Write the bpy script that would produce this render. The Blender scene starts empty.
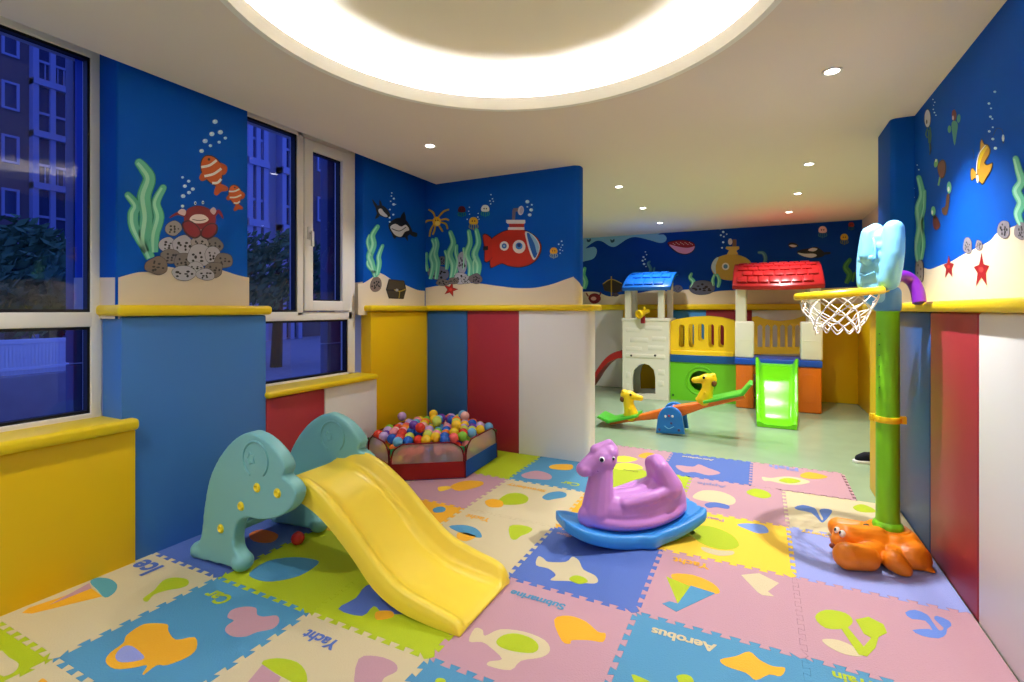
import bpy, bmesh, math, random
from mathutils import Vector, Matrix
rnd = random.Random(7)
SC = bpy.context.scene
COL = SC.collection
PI = math.pi

# ------------------------------------------------------------------ camera numbers and survey helpers
FPX, YAW, HY, HC, CX = 497.0, 0.4625, 309.5, 1.245, 512.0
sn, cs = math.sin(YAW), math.cos(YAW)
def ray(x, y):
    u = (x - CX) / FPX; v = (HY - y) / FPX
    return (-sn + u * cs, cs + u * sn, v)
def onZ(x, y, z=0.0):
    d = ray(x, y); t = (z - HC) / d[2]; return Vector((t * d[0], t * d[1], z))
def onX(x, y, X):
    d = ray(x, y); t = X / d[0]; return Vector((X, t * d[1], HC + t * d[2]))
def onY(x, y, Y):
    d = ray(x, y); t = Y / d[1]; return Vector((t * d[0], Y, HC + t * d[2]))
def onD(x, y, dep):
    d = ray(x, y); return Vector((dep * d[0], dep * d[1], HC + dep * d[2]))
def crop(x0, y0, s):
    return lambda p: (x0 + p[0] / s, y0 + p[1] / s)

# ------------------------------------------------------------------ materials
def lin(c):
    def f(v):
        v /= 255.0
        return v / 12.92 if v <= 0.04045 else ((v + 0.055) / 1.055) ** 2.4
    return (f(c[0]), f(c[1]), f(c[2]), 1.0)
MATS = {}
def mat(name, c, rough=0.5, spec=0.5, bump=0.0, bscale=60.0, coat=0.0, mottle=0.0):
    if name in MATS: return MATS[name]
    m = bpy.data.materials.new(name); m.use_nodes = True
    nt = m.node_tree; b = nt.nodes['Principled BSDF']
    b.inputs['Base Color'].default_value = lin(c)
    b.inputs['Roughness'].default_value = rough
    b.inputs['Specular IOR Level'].default_value = spec
    b.inputs['Coat Weight'].default_value = coat
    tc = nt.nodes.new('ShaderNodeTexCoord')
    if bump:
        n = nt.nodes.new('ShaderNodeTexNoise'); n.inputs['Scale'].default_value = bscale; n.inputs['Detail'].default_value = 3
        bp = nt.nodes.new('ShaderNodeBump'); bp.inputs['Strength'].default_value = bump; bp.inputs['Distance'].default_value = 0.01
        nt.links.new(tc.outputs['Object'], n.inputs['Vector']); nt.links.new(n.outputs['Fac'], bp.inputs['Height'])
        nt.links.new(bp.outputs['Normal'], b.inputs['Normal'])
    if mottle:
        n = nt.nodes.new('ShaderNodeTexNoise'); n.inputs['Scale'].default_value = 5.0; n.inputs['Detail'].default_value = 4
        hs = nt.nodes.new('ShaderNodeMix'); hs.data_type = 'RGBA'
        l = lin(c); k = 1 - mottle
        hs.inputs[6].default_value = (l[0]*k, l[1]*k, l[2]*k, 1); hs.inputs[7].default_value = l
        nt.links.new(tc.outputs['Object'], n.inputs['Vector']); nt.links.new(n.outputs['Fac'], hs.inputs[0])
        nt.links.new(hs.outputs[2], b.inputs['Base Color'])
    MATS[name] = m
    return m
def emis(name, c, s):
    m = bpy.data.materials.new(name); m.use_nodes = True
    nt = m.node_tree; nt.nodes.clear()
    o = nt.nodes.new('ShaderNodeOutputMaterial'); e = nt.nodes.new('ShaderNodeEmission')
    e.inputs[0].default_value = lin(c); e.inputs[1].default_value = s
    nt.links.new(e.outputs[0], o.inputs[0]); return m
def paint(c):
    return mat('paint_%02x%02x%02x' % c, c, 0.45, 0.3)
def foam(c):
    return mat('foam_%02x%02x%02x' % c, c, 0.62, 0.3, bump=0.25, bscale=160)
def plastic(c, rough=0.34):
    return mat('plastic_%02x%02x%02x' % c, c, rough, 0.45, bump=0.03, bscale=300)
def padm(c):
    return mat('pad_%02x%02x%02x' % c, c, 0.42, 0.4, bump=0.03, bscale=25)
def fabric(c):
    return mat('fabric_%02x%02x%02x' % c, c, 0.75, 0.2, bump=0.3, bscale=400)

M_ceil = mat('ceiling_paint', (238, 226, 216), 0.85, 0.1)
M_wall = mat('wall_paint', (222, 214, 204), 0.7, 0.2)
M_blue = mat('mural_blue', (0, 82, 186), 0.65, 0.12, mottle=0.12)
M_navy = mat('mural_navy', (0, 64, 164), 0.65, 0.12, mottle=0.15)
M_sand = (228, 212, 186)
M_floor = mat('vinyl_green', (158, 182, 148), 0.18, 0.5, mottle=0.18)
M_upvc = mat('window_frame_white', (240, 234, 226), 0.4, 0.4)
M_gask = mat('gasket_black', (8, 8, 12), 0.5, 0.3)
M_black = mat('black_plastic', (14, 13, 14), 0.4, 0.4)
M_stone = mat('sill_white', (225, 220, 210), 0.5)

# ------------------------------------------------------------------ mesh helpers
def obj(name, bm, ms, parent=None, smooth=35.0, M=None, normals=True):
    if M is not None: bm.transform(M)
    if normals: bmesh.ops.recalc_face_normals(bm, faces=bm.faces[:])
    me = bpy.data.meshes.new(name); bm.to_mesh(me); bm.free()
    return obj_me(name, me, ms, parent, smooth)
def obj_me(name, me, ms, parent=None, smooth=35.0):
    if not isinstance(ms, (list, tuple)): ms = [ms]
    if len(me.materials): me.materials.clear()
    for m in ms: me.materials.append(m)
    if smooth:
        for p in me.polygons: p.use_smooth = True
        if smooth < 179: me.set_sharp_from_angle(angle=math.radians(smooth))
    o = bpy.data.objects.new(name, me); COL.objects.link(o)
    if parent is not None: adopt(o, parent)
    return o
def wmat(p):
    m = p.matrix_basis.copy()
    return (wmat(p.parent) @ p.matrix_parent_inverse @ m) if p.parent else m
def adopt(o, p):
    o.parent = p; o.matrix_parent_inverse = wmat(p).inverted()
def tag(o, label=None, cat=None, group=None, kind=None):
    if label: o['label'] = label
    if cat: o['category'] = cat
    if group: o['group'] = group
    if kind: o['kind'] = kind
    return o
def thing(name, loc, label, cat, group=None, kind='thing'):
    e = bpy.data.objects.new(name, None); COL.objects.link(e); e.location = loc
    e.empty_display_size = 0.05
    return tag(e, label, cat, group, kind)
def lab(o, label): o['label'] = label; return o
def struct(name, bm, m, parent=None, smooth=35.0):
    o = obj(name, bm, m, parent, smooth); o['kind'] = 'structure'; return o
def B(): return bmesh.new()

def merge(bm, src, mi=0):
    me = bpy.data.meshes.new('tmp'); src.to_mesh(me); src.free()
    n = len(bm.faces); bm.from_mesh(me); bpy.data.meshes.remove(me)
    bm.faces.ensure_lookup_table()
    for f in bm.faces[n:]: f.material_index = mi
    return bm
def box(bm, x0, x1, y0, y1, z0, z1, bev=0.0, seg=3, mi=0):
    t = B(); bmesh.ops.create_cube(t, size=1.0)
    for v in t.verts:
        v.co = Vector(((x0 + x1) / 2 + v.co.x * (x1 - x0), (y0 + y1) / 2 + v.co.y * (y1 - y0), (z0 + z1) / 2 + v.co.z * (z1 - z0)))
    if bev: bmesh.ops.bevel(t, geom=t.edges[:], offset=bev, segments=seg, profile=0.5, affect='EDGES')
    return merge(bm, t, mi)
def prism(bm, pts, off, bev=0.0, seg=3, mi=0):
    """closed 3-D outline (planar) pushed along OFF; cap edges bevelled"""
    t = B(); off = Vector(off)
    a = [t.verts.new(Vector(p)) for p in pts]; b = [t.verts.new(Vector(p) + off) for p in pts]
    fa = t.faces.new(a); fb = t.faces.new(b[::-1]); n = len(pts)
    for i in range(n): t.faces.new((a[i], b[i], b[(i + 1) % n], a[(i + 1) % n]))
    bmesh.ops.recalc_face_normals(t, faces=t.faces[:])
    if bev:
        es = list(set(list(fa.edges) + list(fb.edges)))
        bmesh.ops.bevel(t, geom=es, offset=bev, segments=seg, profile=0.5, affect='EDGES')
    return merge(bm, t, mi)
def holed(bm, outer, holes, off, mi=0):
    """planar outline with holes, pushed along OFF"""
    t = B(); off = Vector(off); es = []; loops = [outer] + holes; rings = []
    for lp in loops:
        vs = [t.verts.new(Vector(p)) for p in lp]; rings.append(vs)
        for i in range(len(vs)): es.append(t.edges.new((vs[i], vs[(i + 1) % len(vs)])))
    bmesh.ops.triangle_fill(t, use_beauty=True, use_dissolve=False, edges=es)
    front = t.faces[:]
    d = bmesh.ops.duplicate(t, geom=t.verts[:] + t.edges[:] + front)
    vm = d['vert_map']
    for vs in rings:
        for v in vs: vm[v].co = v.co + off
    for vs in rings:
        n = len(vs)
        for i in range(n):
            try: t.faces.new((vs[i], vs[(i + 1) % n], vm[vs[(i + 1) % n]], vm[vs[i]]))
            except ValueError: pass
    bmesh.ops.recalc_face_normals(t, faces=t.faces[:])
    return merge(bm, t, mi)
def catmull(pts, n=6, closed=False):
    P = [Vector(p) for p in pts]; out = []; N = len(P)
    rng = range(N) if closed else range(N - 1)
    for i in rng:
        if closed: p0, p1, p2, p3 = P[(i - 1) % N], P[i], P[(i + 1) % N], P[(i + 2) % N]
        else: p0, p1, p2, p3 = P[max(i - 1, 0)], P[i], P[i + 1], P[min(i + 2, N - 1)]
        for k in range(n):
            t = k / n
            out.append(0.5 * ((2 * p1) + (p2 - p0) * t + (2 * p0 - 5 * p1 + 4 * p2 - p3) * t * t + (3 * p1 - p0 - 3 * p2 + p3) * t ** 3))
    if not closed: out.append(P[-1])
    return out
def tube(bm, pts, r, seg=10, closed=False, mi=0, caps=True):
    t = B(); P = [Vector(p) for p in pts]; n = len(P); rings = []
    rr = r if isinstance(r, (list, tuple)) else [r] * n
    prev = None
    for i in range(n):
        if closed: tg = P[(i + 1) % n] - P[i - 1]
        else: tg = P[min(i + 1, n - 1)] - P[max(i - 1, 0)]
        tg.normalize()
        if prev is None:
            up = Vector((0, 0, 1)) if abs(tg.z) < 0.9 else Vector((1, 0, 0))
            a = tg.cross(up).normalized()
        else:
            a = (prev - tg * prev.dot(tg)).normalized()
        prev = a; b = tg.cross(a)
        rings.append([t.verts.new(P[i] + (a * math.cos(2 * PI * k / seg) + b * math.sin(2 * PI * k / seg)) * rr[i]) for k in range(seg)])
    m = n if closed else n - 1
    for i in range(m):
        A, C = rings[i], rings[(i + 1) % n]
        for k in range(seg): t.faces.new((A[k], A[(k + 1) % seg], C[(k + 1) % seg], C[k]))
    if caps and not closed: t.faces.new(rings[0][::-1]); t.faces.new(rings[-1])
    return merge(bm, t, mi)
def lathe(bm, prof, loc, seg=32, mi=0, axis=None, closed_prof=False):
    t = B(); rings = []
    for (r, z) in prof:
        if r < 1e-6: rings.append([t.verts.new((0, 0, z))])
        else: rings.append([t.verts.new((r * math.cos(2 * PI * k / seg), r * math.sin(2 * PI * k / seg), z)) for k in range(seg)])
    pairs = list(zip(rings, rings[1:]))
    if closed_prof: pairs.append((rings[-1], rings[0]))
    for A, C in pairs:
        for k in range(seg):
            k2 = (k + 1) % seg
            if len(A) == 1 and len(C) == 1: continue
            if len(A) == 1: t.faces.new((A[0], C[k], C[k2]))
            elif len(C) == 1: t.faces.new((A[k], A[k2], C[0]))
            else: t.faces.new((A[k], A[k2], C[k2], C[k]))
    Mx = Matrix.Translation(Vector(loc))
    if axis is not None: Mx = Mx @ Vector(axis).to_track_quat('Z', 'Y').to_matrix().to_4x4()
    t.transform(Mx)
    return merge(bm, t, mi)
def ell(bm, c, r, rot=None, seg=20, mi=0):
    t = B(); bmesh.ops.create_uvsphere(t, u_segments=seg, v_segments=max(8, seg // 2), radius=1.0)
    if not isinstance(r, (list, tuple)): r = (r, r, r)
    M = Matrix.Translation(Vector(c))
    if rot is not None: M = M @ rot.to_4x4()
    M = M @ Matrix.Diagonal((r[0], r[1], r[2], 1))
    t.transform(M); return merge(bm, t, mi)
def cap(bm, p, q, r0, r1, seg=14, mi=0):
    t = B()
    for c, r in ((p, r0), (q, r1)):
        bmesh.ops.create_uvsphere(t, u_segments=seg, v_segments=8, radius=r, matrix=Matrix.Translation(Vector(c)))
    h = bmesh.ops.convex_hull(t, input=t.verts[:])
    bmesh.ops.delete(t, geom=list({e for e in h['geom_interior'] if isinstance(e, bmesh.types.BMVert)}), context='VERTS')
    return merge(bm, t, mi)
def blob(name, bm, m, parent, voxel=0.01, it=6, fac=0.5, M=None):
    """fuse overlapping closed lumps of BM into one smooth moulded skin"""
    if M is not None: bm.transform(M)
    bmesh.ops.recalc_face_normals(bm, faces=bm.faces[:])
    me = bpy.data.meshes.new('raw'); bm.to_mesh(me); bm.free()
    o = bpy.data.objects.new('raw', me); COL.objects.link(o)
    rm = o.modifiers.new('r', 'REMESH'); rm.mode = 'VOXEL'; rm.voxel_size = voxel
    s = o.modifiers.new('s', 'SMOOTH'); s.iterations = it; s.factor = fac
    dg = bpy.context.evaluated_depsgraph_get()
    out = bpy.data.meshes.new_from_object(o.evaluated_get(dg))
    bpy.data.objects.remove(o); bpy.data.meshes.remove(me)
    out.name = name
    return obj_me(name, out, m, parent, 180)
def zrot(a): return Matrix.Rotation(a, 3, 'Z')
def frame(loc, ang): return Matrix.Translation(Vector(loc)) @ Matrix.Rotation(ang, 4, 'Z')

# flat painted / inlaid figures on a plane, drawn in layers
class Fig:
    def __init__(s, plane, val, normal, cr=None, step=0.0006):
        s.pl, s.val, s.n, s.cr, s.step = plane, val, Vector(normal), cr, step
        s.bm = B(); s.ms = []; s.layer = 1
    def w(s, p):
        if s.cr: p = s.cr(p)
        return {'X': onX, 'Y': onY, 'Z': onZ}[s.pl](p[0], p[1], s.val)
    def mi(s, c):
        m = c if isinstance(c, bpy.types.Material) else paint(c)
        if m not in s.ms: s.ms.append(m)
        return s.ms.index(m)
    def raw(s, P, c, layer=None):
        L = (layer or s.layer) * s.step
        if s.pl != 'Z':
            vs = [s.bm.verts.new(p + s.n * L) for p in P]
            f = s.bm.faces.new(vs); f.normal_update()
            if f.normal.dot(s.n) < 0: f.normal_flip()
            f.material_index = s.mi(c)
        else:
            prism(s.bm, [p - s.n * 0.004 for p in P], s.n * (0.004 + L), mi=s.mi(c))
    def poly(s, pts, c, layer=None, smooth=3):
        p = [Vector((q[0], q[1], 0)) for q in pts]
        if smooth: p = catmull(p, smooth, True)
        s.raw([s.w(q) for q in p], c, layer); return s
    def hard(s, pts, c, layer=None): return s.poly(pts, c, layer, 0)
    def oval(s, x, y, rx, ry, c, layer=None, rot=0.0, n=18):
        P = []
        for k in range(n):
            a = 2 * PI * k / n; ux, uy = rx * math.cos(a), ry * math.sin(a)
            P.append((x + ux * math.cos(rot) - uy * math.sin(rot), y + ux * math.sin(rot) + uy * math.cos(rot)))
        s.raw([s.w(q) for q in P], c, layer); return s
    def stroke(s, pts, wd, c, layer=None, n=5):
        P = catmull([Vector((q[0], q[1], 0)) for q in pts], n) if len(pts) > 2 else [Vector((q[0], q[1], 0)) for q in pts]
        N = len(P); L, R = [], []
        for i, p in enumerate(P):
            t = (P[min(i + 1, N - 1)] - P[max(i - 1, 0)]).normalized(); k = i / max(N - 1, 1)
            w = wd if not isinstance(wd, (list, tuple)) else None
            if w is None:
                f = k * (len(wd) - 1); j = min(int(f), len(wd) - 2); w = wd[j] + (wd[j + 1] - wd[j]) * (f - j)
            nn = Vector((-t.y, t.x, 0)) * w / 2
            L.append(p + nn); R.append(p - nn)
        s.raw([s.w(q) for q in L + R[::-1]], c, layer); return s
    def build(s, name, parent, label=None):
        o = obj(name, s.bm, s.ms, parent, smooth=0, normals=(s.pl == 'Z'))
        if label: lab(o, label)
        return o

def word_mesh(txt):
    cu = bpy.data.curves.new('w', 'FONT'); cu.body = txt; cu.size = 1.0; cu.offset = 0.018; cu.extrude = 0.0
    o = bpy.data.objects.new('w', cu); COL.objects.link(o)
    dg = bpy.context.evaluated_depsgraph_get()
    me = bpy.data.meshes.new_from_object(o.evaluated_get(dg))
    bpy.data.objects.remove(o); bpy.data.curves.remove(cu)
    bm = B()                                      # heavier strokes: the letter shapes overlaid with small shifts
    for kz, (dx, dy) in enumerate(((-.018, -.012), (.018, -.012), (.018, .012), (-.018, .012), (0, 0))):
        n0 = len(bm.verts); bm.from_mesh(me); bm.verts.ensure_lookup_table()
        for v in bm.verts[n0:]: v.co.x += dx; v.co.y += dy; v.co.z = kz * 0.0002
    bm.to_mesh(me); bm.free()
    return me

# ================================================================== SETTING
ZC = 2.44
YF = 8.0
bm = B(); box(bm, -3.1, 1.4, -2.7, 8.2, -0.15, -0.012); struct('floor', bm, M_floor)

# ceiling with the round light cove
CCX, CCY, CR = -0.89, 1.69, 1.055
def circ(r, z, n=96): return [(CCX + r * math.cos(2 * PI * k / n), CCY + r * math.sin(2 * PI * k / n), z) for k in range(n)]
bm = B()
holed(bm, [(-2.745, -2.7, ZC), (1.4, -2.7, ZC), (1.4, 8.2, ZC), (-2.745, 8.2, ZC)], [circ(CR + 0.02, ZC)], (0, 0, 0.02))
box(bm, -2.765, -2.745, -2.7, 8.2, ZC, 2.72)
box(bm, -3.3, 1.5, -2.8, 8.3, 2.74, 2.80)
ceiling = struct('ceiling', bm, M_ceil)
bm = B()
lathe(bm, [(CR, ZC - 0.003), (CR + 0.03, ZC - 0.003), (CR + 0.03, ZC + 0.07), (CR, ZC + 0.07)], (CCX, CCY, 0), 96, closed_prof=True)
obj('cove_lip', bm, mat('cove_lip_white', (250, 248, 242), 0.6), ceiling)
bm = B()
lathe(bm, [(CR + 0.26, ZC + 0.02), (CR + 0.26, ZC + 0.13), (CR + 0.22, ZC + 0.165), (0, ZC + 0.165)], (CCX, CCY, 0), 96)
obj('cove_recess', bm, mat('recess_paint', (244, 236, 216), 0.8, 0.1), ceiling, normals=False)
bm = B()
tube(bm, circ(CR + 0.10, ZC + 0.04), 0.012, 8, closed=True)
obj('cove_light_strip', bm, emis('cove_led', (240, 245, 255), 440.0), ceiling)

# left wall: parapet under windows, head above, and columns
bm = B()
box(bm, -3.25, -2.95, -2.7, 4.15, -0.15, 0.70)
box(bm, -3.25, -2.93, -2.7, 4.15, 2.56, 2.76)
box(bm, -3.25, -2.95, -2.7, -1.2, 0.70, 2.56)
box(bm, -3.25, -2.95, 4.05, 8.2, -0.15, 2.76)
wall_left = struct('wall_left', bm, M_wall)
bm = B(); box(bm, -3.20, -2.83, 1.365, 2.05, -0.15, 1.211); struct('column_core', bm, M_wall)
bm = B(); box(bm, -3.20, -2.79, 1.30, 1.993, 1.212, 2.74, 0.012)
column_a = struct('column', bm, M_blue)
bm = B(); box(bm, -3.20, -2.90, 3.19, 3.915, -0.15, 1.227); struct('column_core', bm, M_wall)
bm = B(); box(bm, -3.20, -2.88, 3.075, 3.918, 1.228, 2.74, 0.012)
column_b = struct('column', bm, M_blue)
# short wall between the two rooms, rounded end
bm = B(); box(bm, -2.95, -1.33, 3.952, 4.03, -0.15, 1.232); struct('wall_back_core', bm, M_wall)
bm = B(); box(bm, -2.95, -1.335, 3.92, 4.06, 1.233, 2.70, 0.05, 5)
wall_back = struct('wall_back', bm, M_blue)
bm = B(); box(bm, 0.855, 1.05, -2.7, 3.9, -0.15, 2.70)
wall_right = struct('wall_right', bm, M_blue)
bm = B(); box(bm, 0.78, 1.40, 3.95, 4.19, -0.15, 1.232); struct('wall_right_stub_core', bm, M_wall)
bm = B(); box(bm, 0.735, 1.40, 3.85, 4.25, 1.233, 2.70, 0.03, 4)
wall_stub = struct('wall_right_stub', bm, M_blue)
bm = B(); box(bm, -3.1, 1.4, YF, YF + 0.2, -0.15, 2.74)
wall_far = struct('wall_far', bm, M_navy)
bm = B(); box(bm, 1.22, 1.42, 4.25, 8.2, -0.15, 2.74)
struct('wall_far_right', bm, M_wall)
bm = B(); box(bm, -3.25, 1.2, -2.9, -2.7, -0.15, 2.74)
struct('wall_front', bm, M_wall)

# yellow capping ledges
M_ledge = mat('ledge_yellow', (238, 203, 6), 0.4, 0.45)
def ledge(n, dims, bev=0.02):
    bm = B(); box(bm, *dims, bev, 4); return tag(struct('trim_%d' % n, bm, M_ledge), None)
ledge(1, (-2.97, -2.722, -2.6, 1.372, 0.655, 0.712))
ledge(2, (-3.0, -2.735, 1.285, 2.125, 1.213, 1.268))
ledge(3, (-2.97, -2.735, 2.09, 3.095, 0.686, 0.730))
ledge(4, (-3.0, -2.805, 3.08, 3.905, 1.230, 1.280))
ledge(5, (-2.85, -1.195, 3.845, 4.12, 1.234, 1.285))
ledge(6, (0.742, 0.90, -2.6, 3.90, 1.234, 1.285))
ledge(7, (0.655, 1.30, 3.835, 4.31, 1.234, 1.285))
ledge(8, (-3.05, 1.25, 7.89, 8.03, 1.238, 1.325))

# padded coloured panels, each a thing
P_Y, P_B, P_R, P_W = (238, 192, 0), (58, 116, 186), (158, 40, 54), (236, 234, 232)
P_G = (0, 90, 160)
def pad(dims, c, label, bev=0.012, seam=True):
    bm = B(); box(bm, *dims, bev, 3)
    o = obj('wall_pad', bm, padm(c)); return tag(o, label, 'wall pad', 'padded wall panels', 'thing')
def padp(pts, z1, c, label, bev=0.012, round_=None):
    """padding wrapped round a corner: outline in plan, raised to Z1"""
    bm = B(); prism(bm, [(x, y, -0.012) for x, y in pts], (0, 0, z1 + 0.012), bev, 3)
    o = obj('wall_pad', bm, padm(c)); return tag(o, label, 'wall pad', 'padded wall panels', 'thing')
padp([(-2.948, -2.6), (-2.755, -2.6), (-2.755, 1.364), (-2.769, 1.364), (-2.769, 1.309), (-2.948, 1.309)], 0.652, P_Y, 'long low yellow padded panel under the large window beside the blue column', 0.006)
padp([(-2.948, 1.311), (-2.765, 1.311), (-2.765, 1.362), (-2.755, 1.362)][:0] or [(-2.94, 1.312), (-2.77, 1.312), (-2.77, 2.098), (-2.94, 2.098), (-2.94, 2.056), (-2.825, 2.056), (-2.825, 1.36), (-2.94, 1.36)], 1.211, P_B, 'wide blue padded panel wrapping the column behind the elephant slide')
pad((-2.944, -2.77, 2.100, 2.572, -0.012, 0.684), P_R, 'low red padded panel under the narrow window behind the slide')
pad((-2.944, -2.77, 2.574, 3.112, -0.012, 0.684), P_W, 'low white padded panel under the narrow window, next to the yellow corner')
padp([(-2.945, 3.115), (-2.84, 3.115), (-2.84, 3.878), (-2.895, 3.878), (-2.895, 3.17), (-2.945, 3.17)], 1.227, P_Y, 'tall yellow padded panel in the corner behind the ball pit', 0.015)
pad((-2.839, -2.396, 3.88, 3.95, -0.012, 1.232), (38, 92, 150), 'dark blue padded panel between yellow and red, behind the ball pit')
pad((-2.394, -1.869, 3.88, 3.95, -0.012, 1.232), P_R, 'tall red padded panel right behind the ball pit')
padp([(-1.867, 3.88), (-1.283, 3.88), (-1.262, 3.885), (-1.243, 3.904), (-1.238, 3.925), (-1.238, 4.04), (-1.243, 4.061), (-1.262, 4.08), (-1.283, 4.085), (-1.867, 4.085), (-1.867, 4.034), (-1.315, 4.034), (-1.315, 3.948), (-1.867, 3.948)], 1.232, P_W, 'white padded panel wrapping the free end of the wall by the opening', 0.006)
pad((0.780, 0.853, 3.235, 3.868, -0.012, 1.232), (34, 84, 150), 'blue padded panel behind the green basketball post')
pad((0.780, 0.853, 2.609, 3.233, -0.012, 1.232), P_R, 'red padded panel on the right-hand wall beside the orange animal base')
pad((0.780, 0.853, 1.95, 2.607, -0.012, 1.232), P_W, 'white padded panel at the near end of the right-hand wall')
pad((0.780, 0.853, 1.30, 1.948, -0.012, 1.232), P_Y, 'yellow padded panel next to the camera on the right-hand wall')
padp([(0.855, 3.870), (0.855, 3.945), (0.775, 3.945), (0.775, 4.195), (1.21, 4.195), (1.21, 4.27), (0.73, 4.27), (0.702, 4.258), (0.690, 4.23), (0.690, 3.91), (0.702, 3.882), (0.73, 3.870)], 1.232, P_Y, 'narrow yellow padded panel on the opening jamb behind the basketball post', 0.008)
def fx(px): return onY(px, 350, 7.93)[0]
for (a, b, c, l) in ((-2.93, fx(623), P_W, 'white padded panel on the far wall left of the play tower'),
                     (fx(623), fx(668), P_Y, 'yellow padded panel on the far wall behind the blue-roofed tower'),
                     (fx(668), fx(706), (70, 150, 215), 'sky blue padded panel on the far wall above the yellow fence'),
                     (fx(706), fx(752), P_R, 'red padded panel on the far wall beside the red-roofed turret'),
                     (fx(752), fx(812), P_W, 'white padded panel on the far wall seen through the turret railing'),
                     (fx(812), 1.22, P_Y, 'wide yellow padded panel on the far wall right of the turret')):
    pad((a + 0.001, b - 0.001, 7.93, 7.998, -0.012, 1.236), c, l)
bm = B(); box(bm, 1.16, 1.218, 4.30, 7.92, -0.012, 1.236, 0.01)
tag(obj('wall_pad', bm, padm(P_Y)), 'yellow padded panel along the side wall of the far room', 'wall pad', 'padded wall panels', 'thing')

# ------------------------------------------------------------------ windows
def glass_mat():
    m = bpy.data.materials.new('window_glass'); m.use_nodes = True; nt = m.node_tree; nt.nodes.clear()
    o = nt.nodes.new('ShaderNodeOutputMaterial'); mx = nt.nodes.new('ShaderNodeMixShader')
    t = nt.nodes.new('ShaderNodeBsdfTransparent'); t.inputs[0].default_value = (0.42, 0.52, 0.95, 1)
    g = nt.nodes.new('ShaderNodeBsdfGlossy'); g.inputs['Roughness'].default_value = 0.0; g.inputs[0].default_value = (0.8, 0.85, 1, 1)
    f = nt.nodes.new('ShaderNodeFresnel'); f.inputs[0].default_value = 1.42
    nt.links.new(f.outputs[0], mx.inputs[0]); nt.links.new(t.outputs[0], mx.inputs[1]); nt.links.new(g.outputs[0], mx.inputs[2])
    nt.links.new(mx.outputs[0], o.inputs[0]); return m
M_glass = glass_mat()
XW = -2.95
def wY(px): return onX(px, 200, XW)[1]
def pane(parent, y0, y1, z0, z1, x=-2.985):
    bm = B()
    vs = [bm.verts.new(p) for p in ((x, y0, z0), (x, y1, z0), (x, y1, z1), (x, y0, z1))]; bm.faces.new(vs)
    obj('pane', bm, M_glass, parent, 0, normals=False)
    bm = B(); w = 0.014
    for d in ((y0, y0 + w, z0, z1), (y1 - w, y1, z0, z1), (y0 + w, y1 - w, z0, z0 + w), (y0 + w, y1 - w, z1 - w, z1)):
        box(bm, x - 0.01, -2.955, *d)
    obj('gasket_edge', bm, M_gask, parent, 0)
def frame_rect(bm, y0, y1, z0, z1, w, x0=-3.03, x1=-2.945, b=0.006):
    box(bm, x0, x1, y0, y0 + w, z0, z1, b); box(bm, x0, x1, y1 - w, y1, z0, z1, b)
    box(bm, x0, x1, y0 + w - 0.004, y1 - w + 0.004, z0, z0 + w, b); box(bm, x0, x1, y0 + w - 0.004, y1 - w + 0.004, z1 - w, z1, b)
# large window
w1 = thing('window_1', (XW, 0.3, 0.7), None, None, kind='structure')
bm = B()
box(bm, -3.03, -2.945, -1.2, -1.13, 0.70, 2.58, 0.005); box(bm, -3.03, -2.945, 1.264, 1.312, 0.70, 2.58, 0.005)
box(bm, -3.03, -2.945, -1.14, 1.27, 2.485, 2.58, 0.005); box(bm, -3.03, -2.945, -1.14, 1.27, 1.160, 1.232, 0.005)
box(bm, -3.03, -2.945, -1.14, 1.27, 0.69, 0.735, 0.005)
obj('window_frame', bm, M_upvc, w1)
pane(w1, -1.13, 1.267, 1.232, 2.485); pane(w1, -1.13, 1.267, 0.735, 1.160)
# narrow window with the opening sash
w2 = thing('window_2', (XW, 2.5, 0.72), None, None, kind='structure')
ya, yb, yc = wY(297), wY(303), wY(352)
bm = B()
box(bm, -3.03, -2.945, 1.96, 2.03, 0.70, 2.58, 0.005); box(bm, -3.03, -2.945, yc - 0.045, yc + 0.03, 0.70, 2.58, 0.005)
box(bm, -3.03, -2.945, 2.0, yc, 2.49, 2.58, 0.005); box(bm, -3.03, -2.945, 2.0, yc, 1.165, 1.228, 0.005)
box(bm, -3.03, -2.945, 2.0, yc, 0.70, 0.745, 0.005); box(bm, -3.03, -2.945, ya, yb, 1.2, 2.52, 0.005)
obj('window_frame', bm, M_upvc, w2)
pane(w2, 2.02, ya, 1.228, 2.49); pane(w2, 2.02, yc - 0.045, 0.745, 1.165)
bm = B(); frame_rect(bm, yb, yc - 0.045, 1.235, 2.485, 0.075, -3.02, -2.93)
sash = obj('sash', bm, M_upvc, w2)
pane(sash, yb + 0.07, yc - 0.045 - 0.07, 1.305, 2.415)
bm = B(); hy, hz = yb + 0.035, 1.80
box(bm, -2.935, -2.918, hy - 0.017, hy + 0.017, hz - 0.045, hz + 0.045, 0.006)
tube(bm, [(-2.92, hy, hz), (-2.895, hy, hz)], 0.009, 10)
box(bm, -2.902, -2.885, hy - 0.012, hy + 0.012, hz - 0.10, hz + 0.012, 0.006)
obj('handle', bm, mat('handle_white', (235, 232, 228), 0.3), sash)

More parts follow.
